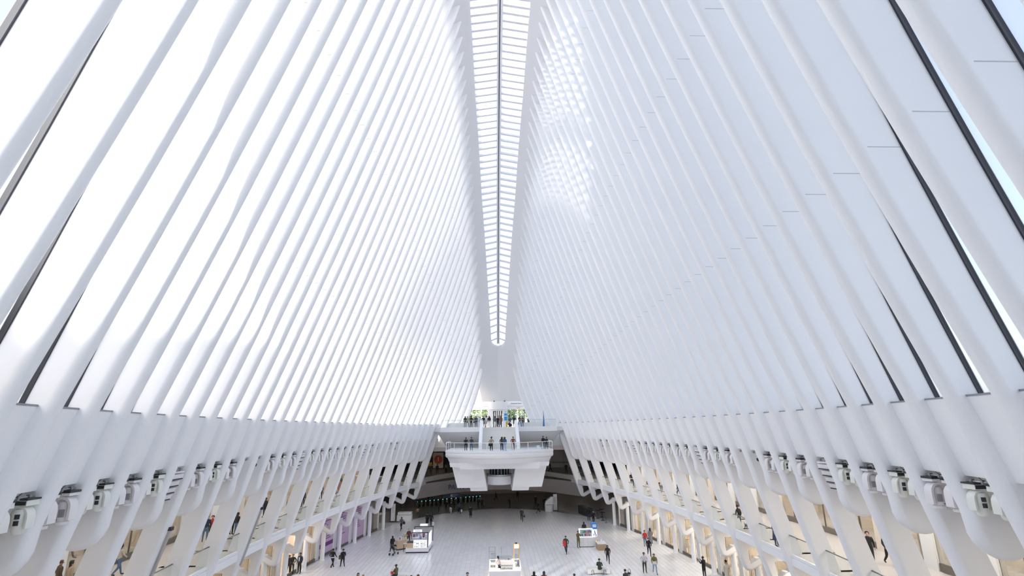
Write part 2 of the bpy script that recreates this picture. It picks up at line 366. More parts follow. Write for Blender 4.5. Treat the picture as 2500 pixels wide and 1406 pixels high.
# fascia, rails and both storeys of shop windows, bay by bay between the long ribs
POSTER = mat('lilac_poster', (.56, .40, .55), .5)
POSTERDARK = mat('plum_print', (.12, .03, .16), .5)
RAILTOP = mat('dark_handrail', (.2, .2, .2), .35, metal=.6)
for sx in (-1, 1):
    for j in range(0, 38, 2):
        y1, y0_ = rib_y(j), rib_y(j + 2); ya, yb = y0_ + .2, y1 - .2; yc = (ya + yb) / 2; k = j // 2
        yl = np.linspace(ya, yb, 4)
        def sl(f, yy=yl):
            m = MB(); m.loft([[(sx * x, y - yc, z) for x, z in f(y)] for y in yy]); return m
        wn += 1
        w = struct(empty('trim_%d' % (10 + k + (40 if sx > 0 else 0)), (0, yc, 0)))
        sl(lambda y: [(xF(y), 4.5), (xF(y) + .14, 4.5), (xF(y) + .14, 4.95), (xF(y), 4.95)], np.linspace(y0_, y1, 4)).build('fascia', WHITE, w)
        sl(lambda y: [(xF(y) + .02, 4.965), (xF(y) + .14, 4.965), (xF(y) + .14, 5.13), (xF(y) + .02, 5.13)]).build('glass_shoe', WHITE, w)
        r = empty('glass_railing', (0, yc, ZG))
        tag(r, 'clear glass railing with dark handrail on the %s gallery, %s bay from the far end' % (SIDE[sx], ordn(k)), 'railing', 'glass railings of the galleries')
        m = sl(lambda y: [(xF(y) + .06, .03), (xF(y) + .08, .03), (xF(y) + .08, 1.07), (xF(y) + .06, 1.07)]); m.build('pane', RAILGLASS, r)
        sl(lambda y: [(xF(y) + .04, 1.06), (xF(y) + .1, 1.06), (xF(y) + .1, 1.11), (xF(y) + .04, 1.11)]).build('handrail', RAILTOP, r)
        MB().box(min(sx * (xF(yb) + .03), sx * (xF(yb) + .5)), max(sx * (xF(yb) + .03), sx * (xF(yb) + .5)), yb - yc - .03, yb - yc - .01, .03, 1.07).build('end_pane', RAILGLASS, r)
        # gallery shop front
        w = struct(empty('window_%d' % wn, (0, yc, ZG))); wn += 1
        sl(lambda y: [(xB(y), .02), (xB(y) + .12, .02), (xB(y) + .12, .4), (xB(y), .4)], [y0_ + .5, y1 - .5]).build('plinth', BRONZE, w)
        sl(lambda y: [(xB(y) + .05, .4), (xB(y) + .08, .4), (xB(y) + .08, 4.85), (xB(y) + .05, 4.85)], [y0_ + .5, y1 - .5]).build('pane', SHOPGLASS, w)
        sl(lambda y: [(xB(y) - .08, 0), (xB(y) + .35, 0), (xB(y) + .35, 4.85), (xB(y) - .08, 4.85)], [y0_ - .5, y0_ + .5]).build('pier', PLASTER if (k * 7 + sx) % 3 else WARM, w)
        MB().loft([[(sx * (xB(y) + .02), y - yc, z), (sx * (xB(y) + .1), y - yc, z), (sx * (xB(y) + .1), y - yc + .06, z), (sx * (xB(y) + .02), y - yc + .06, z)] for z in (.4, 4.85) for y in (yc,)]).build('mullion', BRONZE, w)
        if y1 < 30 or k < 2: continue
        # ground floor shop front
        w = struct(empty('window_%d' % wn, (0, yc, 0)))
        pur = sx < 0 and k in (3, 4, 5)
        ga, gb = y0_ + .35, y1 - .35; gl = [ga, gb]
        sl(lambda y: [(xShop(y), .0), (xShop(y) + .12, .0), (xShop(y) + .12, .26), (xShop(y), .26)], gl).build('plinth', BRONZE, w)
        if pur:
            sl(lambda y: [(xShop(y) + .03, .26), (xShop(y) + .06, .26), (xShop(y) + .06, 4.4), (xShop(y) + .03, 4.4)], gl).build('poster', POSTER, w)
            if k == 5: sl(lambda y: [(xShop(y) + .015, .9), (xShop(y) + .028, .9), (xShop(y) + .028, 1.3), (xShop(y) + .015, 1.3)], gl).build('poster_band', POSTERDARK, w)
            for q in range(11):
                z = 3.6 - q * .22
                if k == 5 and z < 1.5: continue
                a = ga + .5 + random.random() * .3 if k != 3 else ga + 1.1; b = a + (.8 + random.random() * 1.4 if k != 3 else .5 + random.random() * .8)
                sl(lambda y: [(xShop(y) + .012, z), (xShop(y) + .028, z), (xShop(y) + .028, z + .07), (xShop(y) + .012, z + .07)], [a, min(b, gb - .3)]).build('print_line', POSTERDARK, w)
        elif not (sx < 0 and k == 7):
            mid = ga + (gb - ga) * .62
            for (a, b) in ((ga, mid - .02), (mid + .02, gb)):
                sl(lambda y: [(xShop(y) + .05, .26), (xShop(y) + .075, .26), (xShop(y) + .075, 4.4), (xShop(y) + .05, 4.4)], [a, b]).build('pane', SHOPGLASS, w)
            MB().box(min(sx * (xShop(mid) + .02), sx * (xShop(mid) + .8)), max(sx * (xShop(mid) + .02), sx * (xShop(mid) + .8)), mid - yc - .02, mid - yc + .02, .0, 4.4).build('fin', SHOPGLASS, w)
            MB().box(min(sx * (xShop(mid) + .0), sx * (xShop(mid) + .03)), max(sx * (xShop(mid) + .0), sx * (xShop(mid) + .03)), mid - yc - .025, mid - yc + .025, .0, 4.4).build('fin_edge', mat('green_glass_edge', (.10, .14, .12), .3), w)
            if k % 2 and sx > 0:
                for q in (0, .28): MB().tube([(sx * (xShop(ga + 1) - .04), ga + 1 + q - yc, .9), (sx * (xShop(ga + 1) - .04), ga + 1 + q - yc, 2.0)], .025).build('door_handle', BRONZE, w)
        sl(lambda y: [(xShop(y) - .04, 0), (xShop(y) + .45, 0), (xShop(y) + .45, 4.5), (xShop(y) - .04, 4.5)], [y0_ - .35, y0_ + .35]).build('pier', PLASTER, w)
        wn += 1
for sx in (-1, 1):                                                      # near ends of the two galleries
    struct(MB().box(min(sx * 13.2, sx * 30), max(sx * 13.2, sx * 30), 7.6, 8, -.4, 11).build('wall_%s' % SIDE[sx], PLASTER))
struct(MB().box(-13, 13, -7.9, -7.5, -.4, 34).build('wall_back', PLASTER))

# ---------------------------------------------------------------- far end: landing, stair, upper balcony, doors
LIP = mat('white_lip', (.85, .85, .86), .4)
GREYWALL = mat('grey_wall', (.42, .41, .41), .6, noise=.04)
def text(name, body, size, loc, rot, m, parent=None, ext=.01, sx=1.0):
    cu = bpy.data.curves.new(name, 'FONT'); cu.body = body; cu.size = size; cu.extrude = ext; cu.align_x = 'CENTER'; cu.align_y = 'CENTER'; cu.materials.append(m)
    o = bpy.data.objects.new(name, cu); C.objects.link(o); bpy.context.view_layer.update()
    me = bpy.data.meshes.new_from_object(o.evaluated_get(bpy.context.evaluated_depsgraph_get())); bpy.data.objects.remove(o)
    o = bpy.data.objects.new(name, me); C.objects.link(o); o.location = loc; o.rotation_euler = rot; o.scale = (sx, 1, 1)
    if parent: o.parent = parent
    return o
UPR = (PI / 2, 0, 0)
def yLand(x): return 66.5 + 4.6 * (x / 7.15) ** 2
lx = np.linspace(-7.15, 7.15, 25)
m = MB()
for zz, ins in ((9.95, 0), (9.8, .0), (9.75, .05), (9.35, .05), (9.05, .3)): pass
prof = [(9.95, 0), (9.72, 0), (9.69, .06), (9.62, .02), (9.3, .02), (9.12, .1), (9.02, .3)]
rings = []
for z, ins in prof:
    rings.append([(x * (1 - ins / 7.15), yLand(x) + ins, z) for x in lx] + [(7.15 - ins, 82, z), (-7.15 + ins, 82, z)])
m.loft(rings); struct(m.build('floor', LIP, None, True))
def front(poly, y0, y1): m = MB(); m.prism(poly, 'y', y0, y1); return m
sup = struct(empty('trim_90', (0, 70, 9)))
def at0(m, q=(0, 70, 9)): m.v = [(p[0] - q[0], p[1] - q[1], p[2] - q[2]) for p in m.v]; return m
def mir(p): return [(-x, z) for x, z in p]
m = MB()
bx = np.linspace(-6.85, 6.85, 17)
m.loft([[(x * k, yLand(x) + dy, z) for x in bx] + [(6.85 * k, 80, z), (-6.85 * k, 80, z)] for z, k, dy in ((9.05, 1, .35), (8.42, .965, 1.0))])
at0(m).build('beam_tier', WHITE, sup)
at0(front([(-5.2, 8.5), (5.2, 8.5), (5.0, 7.72), (-5.0, 7.72)], 69.0, 71.5)).build('front_plate', WHITE, sup)
at0(front([(-6.5, 8.44), (6.5, 8.44), (6.38, 7.95), (-6.38, 7.95)], 70.2, 80)).build('beam_tier', WHITE, sup)
for q in (0, 1):
    P = [(-6.25, 8.0), (-2.15, 8.0), (-1.7, 5.3), (-5.5, 5.3)]; P = mir(P) if q else P
    at0(front(P, 71.2, 80)).build('bracket', WHITE, sup)
    P = [(-3.9, 5.32), (-1.7, 5.32), (-1.6, 4.85), (-3.78, 4.85)]; P = mir(P) if q else P
    at0(front(P, 71.6, 79)).build('bracket_tip', WHITE, sup)
lift = empty('lift', (0, 75, 5.3))
tag(lift, 'glass lift car with a white drum base hanging under the balcony landing', 'lift')
MB().lathe([(1.6, 0.05), (1.68, .1), (1.68, 1.1), (1.6, 1.12)], 28).build('drum', WHITE, lift, True)
MB().lathe([(1.62, 1.13), (1.66, 1.2), (1.66, 1.32), (1.55, 1.36)], 28).build('ring', STEEL, lift, True)
MB().lathe([(1.45, 1.37), (1.45, 2.7)], 24).build('glass_wall', glass_mat('lift_glass', (.5, .52, .55), .1, .7), lift, True)
MB().lathe([(1.2, 1.36), (1.2, 2.7)], 24).build('cab', mat('lift_dark', (.09, .09, .1), .4), lift, True)
for q in range(10):
    a = PI + PI * (q + .5) / 10; MB().tube([(1.47 * math.cos(a), 1.47 * math.sin(a), 1.36), (1.47 * math.cos(a), 1.47 * math.sin(a), 2.7)], .035).build('mullion', STEEL, lift)
for q in (-1, 1): MB().box(q * 1.95 - .1, q * 1.95 + .1, -1.0, -.8, .9, 1.3).build('bracket_arm', WHITE, lift)
# landing rail: one glass bay after the other
edges = [-7.05, -5.9, -3.9, -1.6, 1.6, 3.6, 5.6, 7.05]
for i in range(7):
    a, b = edges[i], edges[i + 1]; r = empty('glass_railing', ((a + b) / 2, yLand((a + b) / 2) + .2, 9.95)); q = r.location
    tag(r, 'glass rail bay on the front of the far stair landing, %s from its left end' % ORD[i], 'railing', 'glass rail of the landing')
    ps = [(x, yLand(x) + .2) for x in np.linspace(a + .04, b - .04, 5)]
    m = MB(); m.loft([[(x, y, z) for z in (10.0, 10.92)] + [(x, y + .02, z) for z in (10.92, 10.0)] for x, y in ps]); at0(m, q).build('pane', RAILGLASS, r)
    m = MB(); m.tube([(x, y, 10.97) for x, y in ps], .035); at0(m, q).build('handrail', WHITE, r, True)
    m = MB(); m.box(a - .035, a + .035, yLand(a) + .17, yLand(a) + .25, 9.96, 10.97); at0(m, q).build('post', WHITE, r)
for sx in (-1, 1):
    r = empty('glass_railing', (sx * 7.05, 74.6, 9.95)); tag(r, 'glass rail along the %s side of the far stair landing' % SIDE[sx], 'railing', 'glass rail of the landing')
    MB().box(-.01, .01, -3.2, 3.2, .05, .97).build('pane', RAILGLASS, r); MB().tube([(0, -3.2, 1.02), (0, 3.2, 1.02)], .035).build('handrail', WHITE, r, True)
    for yy in (-3.2, 0, 3.2): MB().box(-.035, .035, yy - .035, yy + .035, 0, 1.0).build('post', WHITE, r)
# stair
st = struct(empty('trim_91', (0, 74.9, 9.95)))
STEP = mat('cream_step', (.74, .72, .68), .5)
for i in range(17):
    MB().box(-2.4, 2.4, i * .33, 5.65, i * .1735 + .004, (i + 1) * .1735 - .03).build('riser', STEP, st)
    MB().box(-2.4, 2.4, i * .33 - .03, i * .33 + .34, (i + 1) * .1735 - .03, (i + 1) * .1735).build('tread', LIP, st)
for q in (-1, 1):
    m = MB(); m.prism([(-1.2, 0), (5.7, 2.9), (6.0, 2.95), (6.0, 3.95), (5.5, 3.9), (-1.2, .95), (-1.3, .5)], 'x', q * 2.4, q * 2.85); m.build('parapet', WHITE, st)
    m = MB(); m.tube([(q * 2.3, -1.0, .95), (q * 2.3, 5.6, 3.85)], .03); m.build('handrail', STEEL, st)
# upper balcony
ub = MB()
ys2 = [80.5, 82, 84, 86, 88, 90, 92, 94, 96, 98]
def xUB(y): return max(3.0, nose(y, 12.9) + .55) if y < 95 else max(3.0, nose(95, 12.9) + .55)
ub.loft([[(xUB(y) * s_, y, z) for s_, z in ((-1, 12.3), (1, 12.3), (1, 12.9), (-1, 12.9))] for y in ys2])
struct(ub.build('floor', mat('balcony_stone', (.72, .71, .69), .35, noise=.04)))
for q in (-1, 1):
    m = MB(); a, b = (-8.85, -2.85) if q < 0 else (2.85, 8.85); m.box(a, b, 80.36, 80.5, 12.25, 12.93)
    struct(m.build('trim_%d' % (92 + (q > 0)), LIP))
    m = MB(); m.add([(q * 2.85, 80.55, 12.3), (q * 9.4, 80.55, 12.3), (q * 8.3, 84.5, 10.1), (q * 2.85, 84.5, 10.1)], [(0, 1, 2, 3)]); struct(m.build('trim_%d' % (94 + (q > 0)), PLASTER, fix=False))
    m = MB(); m.box(min(q * 2.85, q * 15), max(q * 2.85, q * 15), 84.5, 84.7, 9.5, 13.6); struct(m.build('wall_%s' % SIDE[q], PLASTER))
    m = MB(); m.box(min(q * 7.15, q * 11.5), max(q * 7.15, q * 11.5), 84.2, 86, 9.35, 9.95); struct(m.build('trim_%d' % (96 + (q > 0)), mat('rose_beam', (.55, .48, .47), .6)))
    r = empty('glass_railing', (q * 5.8, 80.6, 12.93)); tag(r, 'long clear glass rail on the %s edge of the upper balcony' % SIDE[q], 'railing', 'glass rails of the upper balcony')
    for k in range(3):
        x0 = -2.85 + k * 1.95; MB().box(x0, x0 + 1.9, -.01, .01, .02, 1.02).build('pane', RAILGLASS, r)
    MB().tube([(-2.85, 0, 1.05), (2.9, 0, 1.05)], .03).build('handrail', STEEL, r, True)
# end wall with its doors
we = struct(empty('wall_far', (-.1, 95, 12.9)))
m = MB(); yd = .0
def wl(poly, a=0.0, b=.4, nm='panel', mm=WHITE): m = MB(); m.prism(poly, 'y', a, b); return m.build(nm, mm, we)
wl([(-6.3, 3.1), (6.4, 3.1), (5.9, 4.62), (-5.9, 4.62)])
wl([(-9, 0), (-6.75, 0), (-5.55, 3.1), (-6.3, 3.1), (-9, 3.1)]); wl([(9, 0), (6.75, 0), (5.65, 3.1), (6.4, 3.1), (9, 3.1)])
wl([(-1.75, 0), (-.86, 0), (-.86, 3.1), (-1.75, 3.1)], -.25); wl([(1.75, 0), (.86, 0), (.86, 3.1), (1.75, 3.1)], -.25)
m = MB(); m.loft([[(1.77 * math.sin(a), -.9 * math.cos(a), z) for a in np.linspace(-PI / 2, PI / 2, 15)] for z in (3.1, 4.45)], True); m.build('bay_front', WHITE, we, True)
m = MB(); m.box(-5.4, 5.5, -.03, 0, 3.62, 3.66); m.build('groove', GREYWALL, we)
wl([(-.86, 2.85), (.86, 2.85), (.86, 3.1), (-.86, 3.1)], -.2, .3, 'lintel')
for k in range(5): m = MB(); m.box(-.84 + k * .34, -.84 + k * .34 + .3, .25, .3, .02, 2.85); m.build('lift_door', mat('lift_door_grey', (.24, .24, .25), .4, metal=.3), we)
for q in (-1, 1):
    text('street_sign', 'Greenwich Street', .26, (-3.75 if q < 0 else 3.35, -.03, 4.15), UPR, mat('sign_black', (.02, .02, .02), .5), we)
    text('exit_sign', 'EXIT', .3, (q * 3.75, -.03, 3.36), UPR, mat('exit_red', (.75, .08, .06), emit=.6), we)
    d = struct(empty('door_%d' % (1 if q < 0 else 2), (q * 3.85 - .1, 95.2, 12.9)))
    for k in range(7):
        x = -2.0 + k * .66; MB().box(x - .035, x + .035, -.04, .04, 0, 3.1).build('stile', STEEL, d)
        if k < 6: MB().box(x + .035, x + .625, -.01, .01, .02, 3.05).build('pane', SHOPGLASS, d)
    MB().box(-2.1, 2.2, -.05, .05, 2.35, 2.43).build('rail', STEEL, d)
# outside, beyond the doors
struct(MB().box(-40, 40, 98, 150, 12.3, 12.85).build('street', mat('paving', (.5, .5, .5), .8)))
LEAF = mat('leaf_green', (.13, .26, .04), .6, noise=.4, scale=3); BARK = mat('bark', (.08, .06, .05), .9)
def tree(x, y, h, lab):
    t = empty('street_tree', (x, y, 12.85)); tag(t, lab, 'tree', 'trees outside the far doors')
    MB().tube([(0, 0, 0), (.1, 0, h * .4), (0, .1, h * .75)], [.16, .12, .05], 7).build('trunk', BARK, t, True)
    m = MB(); rr = random.Random(int(x * 10))
    for k in range(420):
        a, b, r = rr.random() * 2 * PI, math.acos(2 * rr.random() - 1), rr.random() ** .4
        c = Vector((h * .36 * r * math.sin(b) * math.cos(a), h * .36 * r * math.sin(b) * math.sin(a), h * .62 + h * .34 * r * math.cos(b)))
        u = Vector((rr.gauss(0, 1), rr.gauss(0, 1), rr.gauss(0, 1))).normalized() * .2; w = u.orthogonal().normalized() * .14
        m.add([c - u, c + w, c + u, c - w], [(0, 1, 2, 3)])
    m.build('crown', LEAF, t, fix=False)
for x, y, h, l in ((-5.6, 104, 5.2, 'green tree outside, seen through the far left pane of the left doors'), (-2.6, 111, 5.6, 'green tree outside, seen past the middle of the left doors'), (2.2, 104.5, 4.6, 'green tree outside, seen through the first panes of the right doors'), (5.4, 110, 6, 'green tree outside, seen through the last panes of the right doors')):
    tree(x, y, h, l)
hb = empty('building', (0, 140, 12.85)); tag(hb, 'pale city building across the street outside the far doors', 'building')
MB().box(-40, 40, 0, 6, 0, 30).build('facade', mat('pale_facade', (.62, .60, .57), .8, noise=.05), hb)
for fl in range(3):
    for k in range(14): MB().box(-14 + k * 2, -14 + k * 2 + 1.2, -.05, .1, 1 + fl * 3.4, 3.2 + fl * 3.4).build('window_pane', mat('facade_glass', (.1, .13, .17), .15), hb)

# ---------------------------------------------------------------- far end, lower storeys
def yBr(x): return 105 - 16.5 * (x / 12.2) ** 2
bxs = np.linspace(-14, 14, 29)
def arcband(f, z0, z1, th, name, mm, x0=-14, x1=14, n=29):
    m = MB(); m.loft([[(x, f(x), z0), (x, f(x) + th, z0), (x, f(x) + th, z1), (x, f(x), z1)] for x in np.linspace(x0, x1, n)]); return m.build(name, mm)
struct(arcband(yBr, 4.4, 5.15, .5, 'trim_98', mat('bridge_white', (.7, .69, .67), .5)))
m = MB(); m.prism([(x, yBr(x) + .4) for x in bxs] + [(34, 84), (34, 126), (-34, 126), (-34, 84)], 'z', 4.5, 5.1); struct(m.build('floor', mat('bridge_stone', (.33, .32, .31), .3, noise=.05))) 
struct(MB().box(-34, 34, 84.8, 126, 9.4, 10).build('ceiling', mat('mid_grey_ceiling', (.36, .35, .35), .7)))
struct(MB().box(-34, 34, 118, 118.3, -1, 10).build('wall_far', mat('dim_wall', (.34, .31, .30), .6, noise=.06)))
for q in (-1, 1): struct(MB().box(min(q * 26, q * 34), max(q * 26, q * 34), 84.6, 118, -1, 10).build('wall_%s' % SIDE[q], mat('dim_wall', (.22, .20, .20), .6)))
# left: bright shop with the round red line sign; right: grey panels
sh = empty('corner_shop', (-12, 109, 5.1)); tag(sh, 'dark corner shop with lit shelves behind the left end of the bridge', 'shop')
MB().box(-5, 5.5, 0, .3, 0, 4.3).build('back_panel', mat('shop_dark', (.05, .045, .05), .6), sh)
rr = random.Random(3)
for k in range(26):
    x, z = -4.6 + rr.random() * 9.4, .3 + rr.random() * 3.2; w, h = .25 + rr.random() * .5, .2 + rr.random() * .5
    c = rr.choice([(.7, .45, .08), (.5, .55, .1), (.25, .28, .34), (.4, .38, .36), (.12, .14, .2), (.45, .16, .1), (.3, .26, .12)])
    MB().box(x, x + w, -.12, 0, z, z + h).build('goods', mat('goods_%d%d%d' % tuple(int(99 * t) for t in c), c, .5), sh)
MB().box(-3.6, 3, -.1, -.02, 3.5, 3.6).build('light_strip', mat('shop_yellow_lamp', (1, .8, .4), emit=2.5), sh)
sg = empty('line_sign', (-11.9, 107.6, 6.7)); tag(sg, 'pale poster with a red disc and the number 1 beside the shop', 'sign')
MB().box(-1.0, 1.0, 0, .05, -1.4, 1.5).build('board', mat('sign_board', (.62, .62, .60), .5), sg)
m = MB(); m.lathe([(.0, 0), (.82, 0), (.82, .03), (0, .03)], 28); m.v = [(p[0], -p[2] - .01, p[1] + .2) for p in m.v]; m.build('disc', mat('red_disc', (.42, .05, .04), .5), sg)
text('numeral', '1', 1.1, (0, -.06, .2), UPR, mat('sign_white', (.8, .8, .8), .5), sg)
gp = struct(empty('wall_right', (13, 107, 5.1)))
for k in range(6): MB().box(-6.5 + k * 2.2, -4.34 + k * 2.2, 0, .2, 0, 4.3).build('panel', GREYWALL, gp)
MB().tube([(-6, -.6, 1.05), (6, -.6, .9)], .035).build('handrail', DARK, gp)
# sign beam and ticket hall
def yPb(x): return 98.5 - 10.5 * (x / 12.5) ** 2
struct(arcband(yPb, 2.1, 4.2, .5, 'trim_99', mat('beam_grey', (.5, .47, .47), .6), -13, 13, 27))
sgn = empty('station_sign', (-7.6, yPb(-8.3) - .5, 3.1)); tag(sgn, 'dark blue PATH lettering on the grey beam under the bridge', 'sign')
text('lettering', 'PATH Trains', 1.12, (1.9, .35, 0), (PI / 2, 0, math.radians(6)), mat('sign_navy', (.03, .04, .12), .5), sgn, .02)
bl = empty('hanging_sign', (-8.3, 97, 1.4)); tag(bl, 'dark blue hanging sign with pale lines under the station beam', 'sign')
MB().box(-1.6, 1.6, 0, .15, -.38, .38).build('panel', mat('sign_blue', (.03, .05, .16), .5), bl)
for k in range(2): MB().tube([(-1 + 2 * k, .07, .38), (-1 + 2 * k, .07, 1.2)], .03).build('hanger', DARK, bl)
for k in range(3): MB().box(-.1, 1.3 - .3 * k, -.02, 0, .18 - k * .2, .24 - k * .2).build('print_line', mat('sign_pale', (.4, .45, .6), .5), bl)
MB().lathe([(0, 0), (.2, 0), (.2, .02), (0, .02)], 14).build('disc', mat('sign_pale', (.4, .45, .6), .5), bl).rotation_euler = UPR
GREEN = mat('green_led', (.12, 1.0, .5), emit=2.0)
TG = mat('turnstile_steel', (.12, .12, .13), .35, metal=.6); TB = mat('turnstile_blue', (.03, .05, .22), .5)
TS = [(-14.9,100.1),(-14.2,100.6),(-13.5,101.0),(-12.8,101.4),(-12.1,101.8),(-11.4,102.3),(-10.6,102.8),(-9.9,103.3),(-9.1,103.8),(-8.3,104.3),(-7.5,104.9),(-6.5,105.3),(-5.8,105.6),(-5.15,105.9),(-4.5,106.2),(-3.85,106.5),(-17.2,98.6)]
for i, (x, y) in enumerate(sorted(TS)):
    t = empty('turnstile', (x, y, -.8), math.radians(25)); tag(t, 'fare gate with a green light in the dark hall, %s from the left' % ordn(i), 'turnstile', 'fare gates under the bridge')
    MB().box(-.14, .14, -.7, .7, 0, .95).build('cabinet', TG, t); MB().box(-.14, .14, -.72, -.4, .95, 1.3).build('reader_head', TB, t)
    MB().box(-.06, .06, -.74, -.72, .92, 1.04).build('lamp', GREEN, t); MB().box(.14, .5, -.05, 0, .3, .9).build('paddle', mat('paddle_glass', (.2, .22, .25), .2), t)

m = MB()
for x in np.arange(-22, 23, 5.5):
    for y in (98, 104, 110): m.box(x - .6, x + .6, y - .12, y + .12, 4.30, 4.36)
tag(m.build('ceiling_light_row', mat('dim_lamp', (1.0, .93, .85), emit=6.0)), 'rows of small light strips under the bridge over the dark ticket hall', 'light', kind='stuff')

for q in (-1, 1): struct(MB().box(min(q * 10.9, q * 11.2), max(q * 10.9, q * 14), 82.45, 84.6, 10.0, 13.6).build('wall_%s' % SIDE[q], PLASTER))

# ---------------------------------------------------------------- stage lights, speakers and rails under the spandrels
FIX = mat('warm_white_fixture', (.80, .80, .74), .4); FIXC = mat('cool_white_fixture', (.80, .77, .77), .4)
BLK = mat('fixture_black', (.025, .025, .03), .4); GREYP = mat('fixture_grey', (.30, .30, .31), .5)
def cap(r0, r1, z0, z1, n=12, sq=1.0):                                   # rounded body standing on z
    pr_ = [(0.02, z0), (r0 * .75, z0 + .03), (r0, z0 + .1), ((r0 + r1) / 2, (z0 + z1) / 2), (r1, z1 - .1), (r1 * .8, z1 - .03), (.03, z1)]
    m = MB().lathe(pr_, n); m.v = [(x, y * sq, z) for x, y, z in m.v]; return m
def arch(w, h, d, t, y0):                                                # an upside-down U in the x-z plane, hanging from z = 0
    o = []; i_ = []
    for a in np.linspace(0, PI, 9):
        o.append((w * math.cos(a), -w + w * math.sin(a))); i_.append(((w - t) * math.cos(a), -w + (w - t) * math.sin(a)))
    o = [(w, -h)] + o + [(-w, -h)]; i_ = [(w - t, -h)] + i_ + [(-w + t, -h)]
    m = MB(); m.loft([[(p[0], y0, p[1]), (p[0], y0 + d, p[1]), (q[0], y0 + d, q[1]), (q[0], y0, q[1])] for p, q in zip(o, i_)]); return m
def light_a():
    t = empty('stage_light')
    MB().box(-.24, .24, -.2, .2, -.14, 0).build('base', FIX, t)
    MB().box(-.22, .22, -.213, -.19, -.12, -.02).build('display', BLK, t); MB().box(-.26, .26, -.22, .22, .0, .045).build('clamp_plate', BLK, t)
    m = arch(.27, .55, .26, .055, -.13); m.v = [(x, y, z - .15) for x, y, z in m.v]; m.build('yoke', FIX, t, True)
    m = cap(.15, .2, -.88, -.2, 12, 1.1); m.build('head', FIX, t, True)
    for z0 in (-.46, -.62):
        m = MB(); m.add([(.21 * math.sin(a), -.228 * math.cos(a), z) for z in (z0, z0 + .12) for a in (-.62, -.35, -.08)], [(0, 1, 4, 3), (1, 2, 5, 4)]); m.build('vent', BLK, t, fix=False)
    return t
def light_b():
    t = empty('stage_light')
    MB().box(-.24, .24, -.2, .2, -.12, 0).build('base', FIXC, t); MB().box(-.26, .26, -.22, .22, -.035, .03).build('clamp_plate', BLK, t)
    m = arch(.3, .66, .3, .075, -.15); m.v = [(x, y, z - .14) for x, y, z in m.v]; m.build('yoke', FIXC, t, True)
    m = cap(.16, .15, -.92, -.26, 12); m.build('head', FIXC, t, True)
    MB().lathe([(.17, -.95), (.19, -.93), (.19, -.86), (.16, -.84)], 12).build('lens_hood', FIXC, t, True)
    MB().box(-.13, .0, -.185, -.12, -.72, -.5).build('grille', GREYP, t)
    MB().box(.03, .1, -.175, -.12, -.8, -.78).build('slot', BLK, t)
    return t
def speaker():
    t = empty('line_array_speaker')
    for k in range(4):
        b = MB(); b.box(-.16 + .02 * k, .2, -.46, .46, -.24, 0); o = b.build('speaker_box', FIXC, t); o.location = (.1 * k, 0, -.12 - k * .29); o.rotation_euler = (0, math.radians(-5 * k - 8), 0)
        g = MB().box(-.185 + .02 * k, -.155 + .02 * k, -.43, .43, -.235, -.19).build('dark_gap', BLK, o)
        MB().box(-.1, .1, -.49, -.455, -.2, -.03).build('rigging', GREYP, o)
    MB().box(-.2, .2, -.4, .4, -.09, -.03).build('flying_frame', FIXC, t); return t
def rail(kind):
    t = empty('lighting_rail')
    MB().tube([(0, -.72, 0), (0, .72, 0)], .028, 8).build('bar', STEEL, t, True)
    for y in (-.5, -.15, .2, .55): MB().box(-.05, .05, y - .035, y + .035, -.06, .06).build('clamp', GREYP, t)
    MB().tube([(.05, .1, .02), (.12, .18, .14), (.04, .22, .3), (.1, .2, .42)], .012, 5).build('cable', BLK, t)
    return t
def dome():
    t = empty('camera_dome'); MB().box(-.09, .09, -.09, .09, -.12, 0).build('mount', FIX, t); MB().tube([(0, 0, -.1), (0, 0, -.3)], .03).build('stem', BLK, t)
    MB().lathe([(.02, -.47), (.09, -.43), (.12, -.36), (.1, -.28), (.03, -.26)], 12).build('dome', BLK, t, True); return t
PROTO = {'A': light_a(), 'B': light_b(), 'S': speaker(), 'R': rail(0), 'C': dome()}
PLAN = {33: 'A', 32: 'B', 31: 'A', 30: 'B', 29: 'A', 28: 'S', 27: 'B', 26: 'A', 25: 'B', 24: 'C', 23: 'R', 22: 'B', 21: 'A', 20: 'B', 19: 'S', 18: 'A', 17: 'B', 16: 'A',
        15: 'B', 14: 'A', 13: 'B', 12: 'A', 11: 'S', 10: 'B', 9: 'C', 8: 'R', 7: 'A', 6: 'B'}
DESC = {'A': 'white stage light with two dark vents', 'B': 'white stage light with a grey lens hood', 'S': 'white speaker of four stacked boxes', 'R': 'steel lighting rail with clamps', 'C': 'small black dome camera'}
for sx in (-1, 1):
    for b, k in PLAN.items():
        if sx > 0 and b in (9,): k = 'R'
        if sx < 0 and b == 24: k = 'R'
        if sx < 0 and b == 23: k = 'C'
        yc = (rib_y(b) + rib_y(b + 1)) / 2; xc = nose(yc, 10.6) + .42
        where = '%s wall, %s bay from far' % (SIDE[sx], ordn(b))
        r = copy_tree(PROTO['R']); r.location = (sx * xc, yc, 11.06); r.scale.x = -sx
        tag(r, 'steel rail with clamps, ' + where, 'rail', 'lighting rails under the spandrels')
        if k == 'R': continue
        for q in ((-.42, .34) if k in 'AB' else (0,)):
            t = copy_tree(PROTO[k]); t.location = (sx * xc, yc + q + .1, 11.0); t.scale.x = 1 if sx > 0 else -1
            if k == 'S': t.location = (sx * (xc - .1), yc, 11.03)
            pre = ('nearer ' if q < 0 else 'farther ') if k in 'AB' else ''
            tag(t, pre + DESC[k] + ', ' + where, {'A': 'stage light', 'B': 'stage light', 'S': 'speaker', 'C': 'camera'}[k],
                {'A': 'stage lights under the spandrels', 'B': 'stage lights under the spandrels', 'S': 'speakers under the spandrels', 'C': 'dome cameras under the spandrels'}[k])
